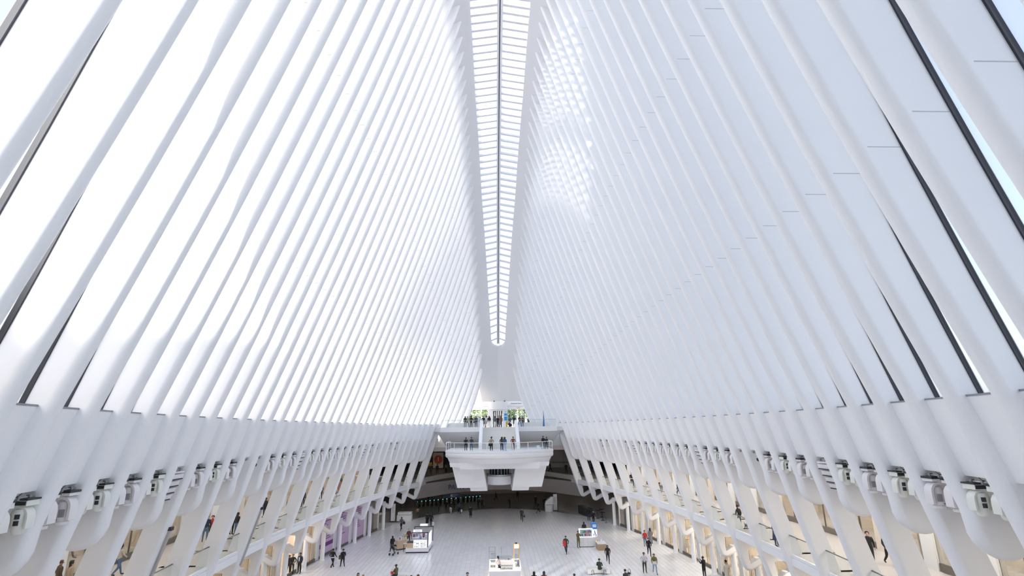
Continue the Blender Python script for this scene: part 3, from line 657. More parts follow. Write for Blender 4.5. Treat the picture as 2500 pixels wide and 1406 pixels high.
for p in PROTO.values():
    for ch in list(p.children):
        for g in list(ch.children): bpy.data.objects.remove(g)
        bpy.data.objects.remove(ch)
    bpy.data.objects.remove(p)
# guide rails on two of the left ribs
for j, z0, z1 in ((28, 3.2, 8.4), (22, 4.2, 7.6)):
    y = rib_y(j); ro = [o for o in C.objects if o.name.startswith('rib') and o.get('label', '').startswith('white rib of the left wall, %s from' % ordn(j - JMIN))][0]
    m = MB(); m.loft([[(-(nose(y, z) - .09), y - .08, z), (-(nose(y, z) - .09), y + .08, z), (-(nose(y, z) + .02), y + .08, z), (-(nose(y, z) + .02), y - .08, z)] for z in np.linspace(z0, z1, 5)]); m.build('guide_rail', STEEL, ro)
    m = MB(); m.box(-(nose(y, z1) + .05), -(nose(y, z1) - .14), y - .11, y + .11, z1, z1 + .16); m.build('guide_cap', BLK, ro)

# ---------------------------------------------------------------- kiosks and furniture on the floor
WOODL = mat('light_wood', (.62, .47, .32), .5, noise=.12, scale=6); WOODM = mat('mid_wood', (.36, .26, .17), .5, noise=.2, scale=6)
WHITEG = mat('white_laminate', (.82, .82, .84), .3); BLACKF = mat('black_frame', (.03, .03, .04), .4)
SCREEN = mat('lit_white', (.95, .95, 1.0), emit=.9); GOLD = mat('gold_frame', (.65, .42, .12), .35, metal=.5)
WARMLED = mat('warm_led', (1.0, .86, .66), emit=5.0)
def bx(name, m_, p, *a): return MB().box(*a).build(name, m_, p)
k1 = empty('sales_kiosk', (-8.95, 61.9, 0)); tag(k1, 'white kiosk with black frames, picture screens and a white ZAGG sign', 'kiosk')
bx('plinth', BLACKF, k1, -1.2, 1.18, -1.5, -.2, 0, .12); bx('base', WHITEG, k1, -1.22, 1.2, -1.52, -.2, .12, .48)
bx('back_plinth', BLACKF, k1, .3, 1.22, -.2, 2.1, 0, .12); bx('back_base', WHITEG, k1, .3, 1.24, -.2, 2.12, .12, .55)
bx('cabinet', WOODL, k1, -1.1, -.3, -1.4, -.5, .48, .98); bx('cabinet_top', BLACKF, k1, -1.12, -.3, -1.42, -.5, .98, 1.03)
bx('lit_panel', SCREEN, k1, -.4, 1.02, -1.5, -1.42, .5, 1.25)
PIC = [mat('print_%s' % n, c, .5) for n, c in (('slate', (.15, .17, .25)), ('plum', (.22, .1, .14)), ('pale', (.75, .77, .85)), ('grey', (.42, .42, .46)), ('orange', (.6, .3, .16)), ('blue', (.2, .28, .5)))]
rr = random.Random(5)
for gx in range(2):
    for gz in range(4):
        for q in range(3):
            x0 = -.33 + gx * .68 + q * .2 + rr.random() * .04; bx('print_block', PIC[rr.choice((0, 0, 3, 5))], k1, x0, x0 + .08 + rr.random() * .09, -1.512, -1.5, .58 + gz * .15, .58 + gz * .15 + .03 + rr.random() * .05)
bx('picture_board', PIC[2], k1, -.62, 1.05, -1.2, -1.14, 1.27, 1.9)
for x0, x1, z0, z1, c in ((-.6, 1.03, 1.29, 1.4, 3), (-.55, -.25, 1.5, 1.82, 1), (-.2, .0, 1.55, 1.84, 0), (.05, .3, 1.62, 1.86, 3), (.18, .42, 1.34, 1.62, 5), (.5, .78, 1.48, 1.88, 1), (.56, .68, 1.4, 1.6, 4), (-.5, .2, 1.42, 1.48, 2), (.8, 1.0, 1.45, 1.5, 0), (.8, 1.0, 1.6, 1.66, 0)):
    bx('picture_patch', PIC[c], k1, x0, x1, -1.212, -1.2, z0, z1)
for x0, x1, z0, z1 in ((-.68, 1.12, 1.9, 1.97), (1.05, 1.12, .5, 1.97), (-.68, -.62, 1.25, 1.97)): bx('frame', BLACKF, k1, x0, x1, -1.24, -1.12, z0, z1)
for x0, x1, z0, z1 in ((-.85, 1.3, 1.98, 2.05), (1.24, 1.3, .5, 2.05), (-.85, -.79, .9, 2.05)): bx('back_frame', BLACKF, k1, x0, x1, 1.9, 1.97, z0, z1)
bx('side_screen', SCREEN, k1, 1.14, 1.2, -.9, 1.2, .6, 1.75)
s1 = bx('sign', SCREEN, k1, -.5, .44, -1.22, -1.16, 1.99, 2.24); text('sign_text', 'ZAGG', .21, (-.03, -1.23, 2.11), UPR, mat('sign_print_blue', (.05, .07, .2), .5), k1)
bx('back_sign', SCREEN, k1, -.2, .66, 1.9, 1.96, 2.08, 2.3)
kc = empty('counter', (-10.95, 62.4, 0), math.radians(38)); tag(kc, 'light wooden counter with a dark plinth beside the black framed kiosk', 'counter')
bx('plinth', BLACKF, kc, -.62, .62, -.3, .3, 0, .12); bx('body', WOODL, kc, -.65, .65, -.32, .32, .12, .92); bx('top', WOODL, kc, -.67, .67, -.34, .34, .92, .96)
fl = empty('flower_pot', (-10.6, 62.7, .96)); tag(fl, 'small pot of yellow flowers on the light wooden counter', 'flowers')
MB().lathe([(.06, 0), (.08, .02), (.1, .2), (.09, .21)], 12).build('pot', PIC[2], fl, True)
m = MB(); rr = random.Random(2)
for k in range(40):
    c = Vector((rr.gauss(0, .12), rr.gauss(0, .12), .34 + rr.gauss(0, .1))); u = Vector((rr.gauss(0, 1), rr.gauss(0, 1), rr.gauss(0, 1))).normalized() * .06; w = u.orthogonal().normalized() * .05
    m.add([c - u, c + w, c + u, c - w], [(0, 1, 2, 3)], k % 2)
m.build('blooms', [mat('yellow_bloom', (.65, .5, .05), .6), LEAF], fl, fix=False)
bk = empty('box', (-11.05, 62.3, .96)); tag(bk, 'small white and plum box on the light wooden counter', 'box'); bx('carton', PIC[2], bk, -.1, .12, -.08, .08, 0, .3); bx('label_band', PIC[1], bk, -.11, .0, -.085, .085, .05, .25)
so = empty('stool', (-10.3, 61.3, 0)); tag(so, 'white topped stool with thin dark legs beside the kiosk', 'stool')
bx('seat', WHITEG, so, -.24, .24, -.2, .2, .74, .8)
for a in (-1, 1):
    for b in (-1, 1): MB().tube([(a * .2, b * .16, .74), (a * .23, b * .19, 0)], .018).build('leg', BLACKF, so)
# blue and white kiosk
k2 = empty('sales_kiosk', (9.6, 61.8, 0)); tag(k2, 'white lit kiosk with a blue header and coloured goods on its shelves', 'kiosk')
bx('plinth', BLACKF, k2, -.85, .62, -.2, .3, 0, .06); bx('counter', WHITEG, k2, -.9, .65, -.25, .35, .06, .9); bx('counter_top', WHITEG, k2, -.92, .67, -.27, .37, .9, .93)
for x in (-.5, .0): bx('drawer_gap', GREYP, k2, x - .006, x + .006, -.256, -.25, .08, .9)
for x0, x1 in ((-.9, -.5), (.0, .65)): bx('drawer_gap', GREYP, k2, x0, x1, -.256, -.25, .5, .512)
bx('back_board', mat('pale_grey_board', (.55, .57, .6), .5), k2, -.78, .58, .25, .3, .93, 1.78)
for x0, x1, z0, z1 in ((-.85, .65, 1.72, 1.8), (-.85, -.78, .93, 1.8), (.58, .65, .93, 1.8), (-.78, .58, .93, .96)): bx('lit_frame', SCREEN, k2, x0, x1, .1, .3, z0, z1)
rr = random.Random(9)
for k in range(16):
    c = rr.choice([(.5, .05, .1), (.05, .2, .14), (.1, .12, .2), (.3, .6, .5), (.65, .25, .3), (.2, .2, .22), (.7, .7, .72)])
    x = -.72 + (k % 8) * .16; z = 1.05 + (k // 8) * .33; bx('goods', mat('kiosk_goods_%d%d%d' % tuple(int(99 * t) for t in c), c, .4), k2, x, x + .12, .15, .24, z, z + .14 + .14 * rr.random())
bx('tower', WHITEG, k2, .62, .98, -.1, 1.0, .06, .95); bx('tower_shelf', SCREEN, k2, .7, 1.16, .2, .9, .95, 1.7)
BLUEK = mat('kiosk_blue', (.02, .2, .62), .4)
bx('blue_header', BLUEK, k2, .62, 1.16, .15, .95, 1.72, 2.35); bx('header_panel', mat('header_white', (.85, .87, .9), .5), k2, .7, 1.08, .138, .15, 1.92, 2.2)
for k in range(2): bx('header_print', mat('header_blue_print', (.4, .55, .75), .5), k2, .76, 1.02, .13, .138, 2.0 + k * .09, 2.04 + k * .09)
for k, (x, z) in enumerate(((.75, 1.05), (.9, 1.2), (.98, 1.0), (.85, 1.38))): bx('phone', PIC[(5, 0, 5, 0)[k]], k2, x, x + .1, .16, .2, z, z + .2)
wd = empty('counter', (10.85, 60.35, 0)); tag(wd, 'low wooden counter with a rounded white top before the blue header', 'counter')
m = MB(); m.prism([(-.45, -.6), (.35, -.6), (.45, -.5), (.45, .9), (-.45, .9)], 'z', 0, .62); m.build('body', WOODM, wd); m = MB(); m.prism([(-.47, -.62), (.36, -.62), (.47, -.51), (.47, .92), (-.47, .92)], 'z', .62, .67); m.build('top', WHITEG, wd)
for k, c in enumerate(((.75, .5, .1), (.6, .62, .68), (.85, .85, .9))): bx('display_box', mat('display_%d' % k, c, .4), wd, -.35 + k * .2, -.22 + k * .2, .45, .55, .67, .9)
# lit jewellery kiosk at the bottom of the view
k3 = empty('sales_kiosk', (.25, 50.6, 0)); tag(k3, 'brightly lit white kiosk with glass display cases and a gold framed tower', 'kiosk')
for x0, x1, y0, y1 in ((-1.35, 1.35, -1.6, -.9), (-1.35, -.75, -.9, 2.3), (.8, 1.4, -.9, 2.3), (-.75, .8, 1.7, 2.3)):
    bx('counter', WHITEG, k3, x0, x1, y0, y1, .1, .9); bx('led_edge', WARMLED, k3, x0 - .02, x1 + .02, y0 - .02, y1 + .02, .86, .9); bx('kick_light', WARMLED, k3, x0 + .03, x1 - .03, y0 + .03, y1 - .03, .02, .1)
CASE = glass_mat('case_glass', (.93, .96, .97), .02, .96); TRAY = mat('case_tray', (.85, .80, .70), emit=.5)
for x0, x1, y0, y1, h in ((-.45, .7, -1.55, -.95, 1.15), (-1.3, -.8, -.8, .3, 1.3), (-1.25, -.8, 1.0, 2.0, 1.5), (.9, 1.35, -.8, .6, 1.2), (.9, 1.35, 1.0, 2.0, 1.5), (-.6, .7, 1.75, 2.2, 1.2)):
    bx('case_tray', TRAY, k3, x0, x1, y0, y1, .9, .93); bx('glass_case', CASE, k3, x0, x1, y0, y1, .935, h); bx('case_top', mat('case_top_grey', (.45, .5, .54), .25), k3, x0, x1, (y0 + y1) / 2, y1, h, h + .02)
    rr = random.Random(int(x0 * 10 + y0 * 7))
    for q in range(7):
        x, y = x0 + .06 + rr.random() * (x1 - x0 - .16), y0 + .08 + rr.random() * .3; bx('trinket', PIC[rr.choice((0, 4, 3))], k3, x, x + .04, y, y + .04, .93, 1.0 + rr.random() * .06)
for x in (.88, 1.36):
    for y in (1.2, 1.7): bx('gold_post', GOLD, k3, x - .025, x + .025, y - .025, y + .025, .9, 2.35)
for z in (2.0, 2.3):
    for y in (1.2, 1.7): bx('gold_bar', GOLD, k3, .88, 1.36, y - .025, y + .025, z, z + .04)
bx('lit_shelf', WARMLED, k3, .9, 1.34, 1.22, 1.68, 2.05, 2.26); bx('tower_lamp', BLACKF, k3, 1.0, 1.2, 1.4, 1.5, 2.36, 2.48)
MB().lathe([(.11, .9), (.13, 1.0), (.12, 1.25), (.05, 1.36), (.04, 1.42)], 12, (1.2, -.3)).build('bust', PIC[0], k3, True)
rk = empty('display_rack', (-.6, 57.5, 0)); tag(rk, 'thin empty wire rack with short pegs on the floor behind the lit kiosk', 'rack')
for x in (-.62, .0, .62):
    MB().tube([(x, 0, 0), (x, 0, 1.05)], .012).build('upright', GREYP, rk)
    for q in range(4): MB().tube([(x, 0, .55 + q * .14), (x, -.08, .55 + q * .14)], .02).build('peg', BLACKF, rk)
for z in (.6, 1.03): MB().tube([(-.62, 0, z), (.0, 0, z)], .01).build('cross_wire', GREYP, rk)
# benches
def bench(x, y, rz, lab):
    b = empty('bench', (x, y, 0), rz); tag(b, lab, 'bench')
    m = MB(); ys_ = np.linspace(-1.0, 1.0, 15)
    m.loft([[(q, .32 + .12 * math.cos(q * 3.1) * s_ * 0 + s_ * .42 + .14 * math.cos(q * 3.0), z) for s_, z in ((-1, .1), (1, .1), (1, .42), (.92, .46), (-.92, .46), (-1, .42))] for q in ys_]); m.build('seat', mat('bench_white', (.74, .73, .71), .5), b, True)
    for q in (-.55, .55): MB().tube([(q - .12, -.12, .0), (q - .08, -.16, .36), (q, -.18, .42), (q + .08, -.16, .36), (q + .12, -.12, 0)], .02, 6).build('hairpin_leg', BLACKF, b)
    return b
bench(8.65, 50.7, 0, 'curved white bench with black hairpin legs at the lower edge'); bench(-8.9, 50.1, 0, 'white bench block under the seated person with the cap')
hp = empty('hairpin_stand', (11.35, 50.4, 0)); tag(hp, 'black bent tube hoop standing on the floor right of the bench', 'hoop'); MB().tube([(-.14, 0, 0), (-.1, 0, .38), (0, 0, .48), (.1, 0, .38), (.14, 0, 0)], .02).build('hoop', BLACKF, hp)
# blocks, pylons, planter, bar
pb = empty('info_desk', (-13.8, 81.0, 0)); tag(pb, 'pale stone block desk by the tall white pylon', 'desk'); bx('body', PLASTER, pb, -1.0, 1.1, -.5, .5, 0, .78); bx('top', PLASTER, pb, -.9, 1.05, -.45, .5, .83, 1.15); bx('gap', GREYP, pb, -.88, 1.0, -.43, .45, .78, .83)
for x, y, h, n in ((-15.35, 80.5, 2.35, 'tall white and navy information pylon at the left edge of the dark hall'), (9.0, 88.0, 2.4, 'tall white information pylon beside the white planter')):
    p = empty('information_pylon', (x, y, 0)); tag(p, n, 'sign'); bx('foot', BLACKF, p, -.4, .4, -.3, .3, 0, .05); bx('panel', WHITEG, p, -.3, .3, -.1, .1, .05, h); bx('dark_side', mat('navy_panel', (.03, .04, .12), .4), p, -.42 if x < 0 else .3, -.3 if x < 0 else .34, -.1, .1, .05, h)
    for k in range(5): bx('print_line', GREYP, p, -.2, .2 - .06 * (k % 3), -.106, -.1, h - .5 - k * .16, h - .46 - k * .16)
pl = empty('planter', (7.85, 86.6, 0)); tag(pl, 'rounded white planter desk beside the pylon on the right', 'planter')
MB().lathe([(.55, 0), (.62, .05), (.64, 1.0), (.6, 1.04)], 20).build('drum', PLASTER, pl, True); m = MB(); m.prism([(-.62, 1.1), (.64, 1.1), (.64, 2.2), (.35, 2.2), (-.5, 1.5)], 'y', -.4, .5); m.build('hood', PLASTER, pl)
br = empty('bar_counter', (12.95, 82.8, 0), math.radians(104)); tag(br, 'dark bar counter with glass front panels at the right edge of the hall', 'counter')
bx('body', mat('bar_dark', (.05, .045, .045), .4), br, -2.0, 1.9, -.35, .35, 0, 1.1); bx('top', BLACKF, br, -2.05, 1.95, -.4, .4, 1.1, 1.16)
for k in range(4): bx('front_panel', mat('bar_panel', (.2, .2, .2), .2), br, -1.8 + k * .9, -1.05 + k * .9, -.37, -.35, .3, .9)
for i, (x, y) in enumerate(((14.2, 79.6), (15.0, 80.6), (14.6, 77.9))):
    t = empty('bar_table', (x, y, 0)); tag(t, 'dark tall round table on one leg, %s one by the bar counter' % ('middle', 'farther', 'nearer')[i], 'table', 'tall tables by the bar'); MB().lathe([(.02, 1.05), (.4, 1.05), (.42, 1.08), (.02, 1.1)], 16).build('top', BLACKF, t); MB().tube([(0, 0, .03), (0, 0, 1.06)], .04).build('stem', BLACKF, t); MB().lathe([(.02, 0), (.28, 0), (.28, .03), (.02, .04)], 16).build('foot', BLACKF, t)
sc = empty('stanchion', (14.7, 76.2, 0)); tag(sc, 'thin dark stanchion with a round foot near the first right column', 'stanchion'); MB().tube([(0, 0, 0), (0, 0, 1.0)], .025).build('post', BLACKF, sc); MB().lathe([(.02, 0), (.17, 0), (.17, .03), (.02, .04)], 14).build('foot', BLACKF, sc)
# upper balcony furniture
fg = empty('feather_banner', (7.1, 83.6, 12.9)); tag(fg, 'tall narrow blue feather banner on the right of the upper balcony', 'banner'); m = MB(); m.prism([(-.14, 0), (.16, 0), (.12, 1.2), (.02, 2.35), (-.06, 1.2)], 'y', -.02, .02); m.build('cloth', mat('banner_blue', (.03, .16, .42), .5), fg); MB().tube([(0, .03, 0), (0, .03, 2.4)], .02).build('pole', BLACKF, fg)
ys_ = empty('floor_sign', (1.3, 84.5, 12.9)); tag(ys_, 'slim yellow warning stand on the balcony beside the lift', 'sign'); bx('panel', mat('warning_yellow', (.8, .5, .02), .5), ys_, -.14, .14, -.05, .05, 0, .95); bx('symbol', BLACKF, ys_, -.04, .04, -.06, -.05, .5, .7)
bp = empty('wall_sign', (1.32, 94.6, 12.9)); tag(bp, 'white pillar sign with two blue squares right of the lift door', 'sign')
bx('panel', WHITEG, bp, -.3, .3, -.02, .0, 1.0, 2.85); bx('blue_square', mat('sign_cyan', (.02, .3, .65), .5), bp, -.26, .26, -.03, -.02, 1.98, 2.4); bx('blue_square', mat('sign_cyan', (.02, .3, .65), .5), bp, -.26, .26, -.03, -.02, 1.15, 1.85)
MB().lathe([(.0, 0), (.09, 0), (.09, .02), (0, .02)], 14).build('round_mark', PIC[5], bp).matrix_local = Matrix.Translation((0, -.02, 2.65)) @ Matrix.Rotation(PI / 2, 4, 'X')
# spot lamps on the ledge over the doors
for x in (-.75, 1.15):
    c = empty('security_camera', (x, 94.8, 17.3)); tag(c, 'small dark camera over the far doors, %s one' % ('left' if x < 0 else 'right'), 'camera', 'cameras over the doors'); bx('body', BLACKF, c, -.1, .1, -.35, -.05, .05, .22); bx('foot', BLACKF, c, -.03, .03, -.2, -.1, -.05, .05)
# store tables of the right ground floor, seen through the ribs' feet
rr = random.Random(11)
for i, y in enumerate((44.5, 48.3, 52.5, 56.4, 60.5, 64.4)):
    x = xShop(y) + 2.6; t = empty('display_table', (x, y, 0)); tag(t, 'long wooden display table in the right shop, %s from the near end' % ORD[i], 'table', 'wooden tables of the right shop')
    bx('top', WOODL, t, -1.1, 1.1, -.5, .5, .86, .94)
    for a in (-1, 1):
        for b in (-1, 1): bx('leg', WOODL, t, a * 1.0 - .05, a * 1.0 + .05, b * .42 - .05, b * .42 + .05, 0, .86)
    for q in range(5): d = bx('tablet', PIC[rr.choice((0, 5, 4))], t, -.9 + q * .4, -.7 + q * .4, -.3, -.1, .95, .97 + .15 * rr.random())
for i, (y, c) in enumerate(((50.2, (.05, .2, .08)), (54.5, (.5, .2, .08)), (58.3, (.1, .1, .14)), (46.3, (.12, .16, .3)))):
    x = xShop(y) + 5.9; p = empty('wall_screen', (x, y, 1.2)); tag(p, 'large framed picture on the back wall of the right shop, %s from near' % ORD[i], 'picture', 'pictures of the right shop'); bx('frame', BLACKF, p, -.06, .0, -.9, .9, 0, 1.3); bx('picture', mat('shop_picture_%d' % i, c, .4), p, -.08, -.06, -.85, .85, .05, 1.25)
# glowing letters over a left shop
gl_ = empty('shop_sign', (-(xShop(62.6) - .02), 62.4, 3.62), math.radians(-78)); tag(gl_, 'white glowing letters on the left shop front beside the lilac posters', 'sign')
text('letters', 'tv', .85, (0, 0, 0), UPR, mat('letter_glow', (1, .95, .98), emit=4.0), gl_, .02)
# plants on the left gallery
for i, (x, y) in enumerate(((-20.4, 70.6), (-21.0, 62.9), (-21.2, 58.6))):
    p = empty('potted_tree', (x, y, 5.1)); tag(p, 'slim dark green potted tree on the left gallery, %s from far' % ORD[i], 'plant', 'potted trees of the left gallery')
    MB().lathe([(.16, 0), (.2, .02), (.24, .5), (.2, .51)], 12).build('pot', WOODM, p, True); MB().tube([(0, 0, .4), (.02, 0, 1.3)], .03).build('stem', BARK, p); m = MB(); rr = random.Random(i)
    for k in range(150):
        a, b, r = rr.random() * 2 * PI, math.acos(2 * rr.random() - 1), rr.random() ** .4; c = Vector((.3 * r * math.sin(b) * math.cos(a), .3 * r * math.sin(b) * math.sin(a), 1.45 + .6 * r * math.cos(b)))
        u = Vector((rr.gauss(0, 1), rr.gauss(0, 1), rr.gauss(0, 1))).normalized() * .09; w = u.orthogonal().normalized() * .05; m.add([c - u, c + w, c + u, c - w], [(0, 1, 2, 3)])
    m.build('crown', mat('dark_leaf', (.04, .1, .03), .6), p, fix=False)
# slanted display stands on the left gallery, chrome shine painted as strut glow
for i, (x, y) in enumerate(((-19.3, 57.0), (-18.7, 61.0))):
    p = empty('display_stand', (x, y, 5.1)); tag(p, 'white slanted display stand with painted-on glow behind the left gallery rail, %s one' % ('nearer', 'farther')[i], 'stand', 'slanted stands of the left gallery')
    MB().tube([(-.3, -.4, .05), (.3, .4, 1.0)], .035).build('strut', SCREEN, p); bx('foot', WHITEG, p, -.5, .5, -.5, .5, 0, .05); bx('tray', WHITEG, p, -.1, .5, .1, .6, .7, .76)

# ---------------------------------------------------------------- people
COL = dict(charcoal=(.045,.048,.05), black=(.012,.012,.014), green=(.03,.06,.035), darkgreen=(.02,.04,.025), olive=(.11,.10,.035), olivejacket=(.16,.14,.05), navy=(.02,.027,.06), red=(.45,.03,.02),
 jeans=(.09,.15,.25), paleblue=(.28,.38,.52), grey=(.22,.22,.24), midgrey=(.13,.13,.145), paleshirt=(.55,.55,.6), cream=(.6,.55,.46), maroon=(.11,.025,.03), brown=(.07,.05,.035), tan=(.34,.25,.16),
 whitetrouser=(.7,.68,.66), blue=(.04,.07,.16), teal=(.12,.22,.24), beige=(.38,.30,.22), rose=(.33,.16,.15), navydress=(.05,.07,.13), bluejacket=(.03,.1,.2), rust=(.2,.08,.05), white=(.75,.75,.76),
 lightgrey=(.45,.45,.47), paleolive=(.4,.42,.3))
SKINS = [mat('skin_%d' % i, c, .5) for i, c in enumerate(((.50, .30, .21), (.30, .16, .10), (.58, .38, .28), (.16, .085, .055)))]
HAIRC = dict(k=(.012,.010,.009), brown=(.07,.035,.02), grey=(.35,.34,.33), tan=(.35,.27,.18), fair=(.38,.26,.13))
SHOE = mat('shoe_dark', (.02, .02, .022), .5); EYE = mat('eye_dark', (.015, .01, .01), .3); LIPS = mat('lip', (.32, .13, .11), .5)
def cloth(n): return mat('cloth_' + n, COL[n], .8, noise=.12, scale=9)
def body_mesh(pose):
    # joints: name -> (x, y, z, rx, ry); forward is +y
    J = dict(pel=(0, 0, .95, .155, .11), sp=(0, .0, 1.1, .14, .1), ch=(0, .0, 1.28, .175, .115), nb=(0, -.01, 1.43, .10, .085), nk=(0, .0, 1.49, .055, .055), h1=(0, .025, 1.57, .075, .085), h2=(0, .02, 1.65, .078, .092), h3=(0, .015, 1.71, .05, .06))
    leg = {'stand': ((.11, .01, .5), (.12, -.03, .09), (.11, 0, .5), (.12, -.02, .09)), 'walk': ((.1, .19, .53), (.1, .30, .1), (.1, -.05, .5), (.1, -.36, .2)),
           'sit': ((.13, .42, .50), (.14, .40, .09), (.13, .42, .52), (.1, .46, .09))}
    leg['phone'] = leg['hips'] = leg['lean'] = leg['stand']
    arm = {'stand': ((.235, -.03, 1.14), (.235, .05, .9)), 'walk': ((.25, -.12, 1.15), (.22, .05, .95)), 'phone': ((.24, .08, 1.16), (.12, .33, 1.36)), 'hips': ((.30, -.10, 1.16), (.2, .08, 1.0)), 'lean': ((.25, .12, 1.15), (.2, .34, 1.02)), 'sit': ((.24, .1, 1.14), (.15, .32, 1.06))}
    arm2 = {'walk': ((.25, .05, 1.15), (.23, .24, .98))}
    E_ = [('pel', 'sp', 1), ('sp', 'ch', 1), ('ch', 'nb', 1), ('nb', 'nk', 0), ('nk', 'h1', 0), ('h1', 'h2', 0), ('h2', 'h3', 0)]
    if pose == 'lean':
        for k in ('ch', 'nb', 'nk', 'h1', 'h2', 'h3'):
            x, y, z, a, b = J[k]; J[k] = (x, y + (z - 1.0) * .28, z - .03, a, b)
    for s, n in ((-1, 'l'), (1, 'r')):
        a_ = (arm2 if s > 0 and pose in arm2 else arm)[pose]; dy = .1 if pose == 'lean' else 0; l_ = leg[pose][:2] if s < 0 else leg[pose][2:]
        J['sh' + n] = (s * .18, dy, 1.39, .07, .07); J['el' + n] = (s * a_[0][0], a_[0][1] + dy, a_[0][2], .05, .05); J['wr' + n] = (s * a_[1][0], a_[1][1] + dy, a_[1][2], .034, .034)
        d = (Vector(J['wr' + n][:3]) - Vector(J['el' + n][:3])).normalized(); hp = Vector(J['wr' + n][:3]) + d * .085; J['ha' + n] = (*hp, .03, .042)
        J['hi' + n] = (s * .095, 0, .88, .095, .10); J['kn' + n] = (s * l_[0][0], l_[0][1], l_[0][2], .062, .065); J['an' + n] = (s * l_[1][0], l_[1][1], l_[1][2], .043, .045); J['to' + n] = (s * (l_[1][0] + .02), l_[1][1] + .17, l_[1][2] - .045, .045, .035)
        E_ += [('ch', 'sh' + n, 1), ('sh' + n, 'el' + n, 1), ('el' + n, 'wr' + n, 1), ('wr' + n, 'ha' + n, 0), ('pel', 'hi' + n, 2), ('hi' + n, 'kn' + n, 2), ('kn' + n, 'an' + n, 2), ('an' + n, 'to' + n, 3)]
    if pose == 'sit':
        for k in list(J):
            if k[:2] not in ('kn', 'an', 'to'): a_ = J[k]; J[k] = (a_[0], a_[1], a_[2] - .36, a_[3], a_[4])
    names = list(J); me = bpy.data.meshes.new('body_src'); me.from_pydata([J[k][:3] for k in names], [(names.index(a), names.index(b)) for a, b, _ in E_], [])
    o = bpy.data.objects.new('body_src', me); C.objects.link(o); md = o.modifiers.new('skin', 'SKIN'); md.use_smooth_shade = True
    sv = me.skin_vertices[0].data
    for i, k in enumerate(names): sv[i].radius = J[k][3:]; sv[i].use_root = (k == 'pel')
    o.modifiers.new('sub', 'SUBSURF').levels = 1
    bpy.context.view_layer.update(); ev = o.evaluated_get(bpy.context.evaluated_depsgraph_get()); m2 = bpy.data.meshes.new_from_object(ev)
    bpy.data.objects.remove(o)
    m2.materials.clear()
    for _ in range(6): m2.materials.append(SHOE)
    segs = [(Vector(J[a][:3]), Vector(J[b][:3]), q) for a, b, q in E_]
    bm = bmesh.new(); bm.from_mesh(m2)
    for f in bm.faces:
        c = f.calc_center_median(); best = (9, 0); f.smooth = True
        for a, b, q in segs:
            t = max(0, min(1, (c - a).dot(b - a) / (b - a).length_squared)); dd_ = (c - a - (b - a) * t).length
            if dd_ < best[0]: best = (dd_, q)
        q = best[1]
        if q == 0 and abs(c.x) < .2 and J['ch'][2] < c.z < J['nk'][2] + .012 and abs(c.y - J['nk'][1]) < .2: q = 1
        f.material_index = q
    def blob(cx, cy_, cz, rx, ry, rz, mi):
        r = bmesh.ops.create_icosphere(bm, subdivisions=1, radius=1.0); vs_ = r['verts']
        for v in vs_: v.co = Vector((cx + v.co.x * rx, cy_ + v.co.y * ry, cz + v.co.z * rz))
        for f in {f for v in vs_ for f in v.link_faces}: f.material_index = mi; f.smooth = True
    hy, hz = J['h1'][1], J['h1'][2]
    blob(0, hy + .098, hz + .015, .014, .022, .022, 0); blob(0, hy + .088, hz - .035, .026, .012, .008, 5)
    for s in (-1, 1): blob(s * .032, hy + .088, hz + .045, .012, .008, .008, 4); blob(s * .085, hy - .005, hz + .02, .012, .022, .03, 0)
    for n, s in (('l', -1), ('r', 1)):                                    # five fingers on each hand
        w = Vector(J['wr' + n][:3]); h = Vector(J['ha' + n][:3]); d = (h - w).normalized(); side = Vector((0, 1, 0)) if abs(d.y) < .8 else Vector((s * -1.0, 0, 0)); nrm = d.cross(side).normalized()
        for k in range(4):
            b0 = h + side * (.027 - .018 * k); L = (.062, .07, .066, .05)[k]
            t = MB(); t.tube([b0 - d * .015, b0 + d * L * .5, b0 + d * L * .9 - nrm * s * .02], [.0095, .009, .007], 5); bmadd(bm, t, 0)
        t = MB(); t.tube([h - d * .05 + side * .02, h - d * .02 + side * .05, h + d * .02 + side * .055], [.011, .01, .008], 5); bmadd(bm, t, 0)
    bm.to_mesh(m2); bm.free()
    return m2, J
def bmadd(bm, t, mi):
    vs_ = [bm.verts.new(v) for v in t.v]
    for f in t.f:
        g = bm.faces.new([vs_[i] for i in f]); g.material_index = mi; g.smooth = True
BODY = {p: body_mesh(p) for p in ('stand', 'walk', 'phone', 'hips', 'lean', 'sit')}
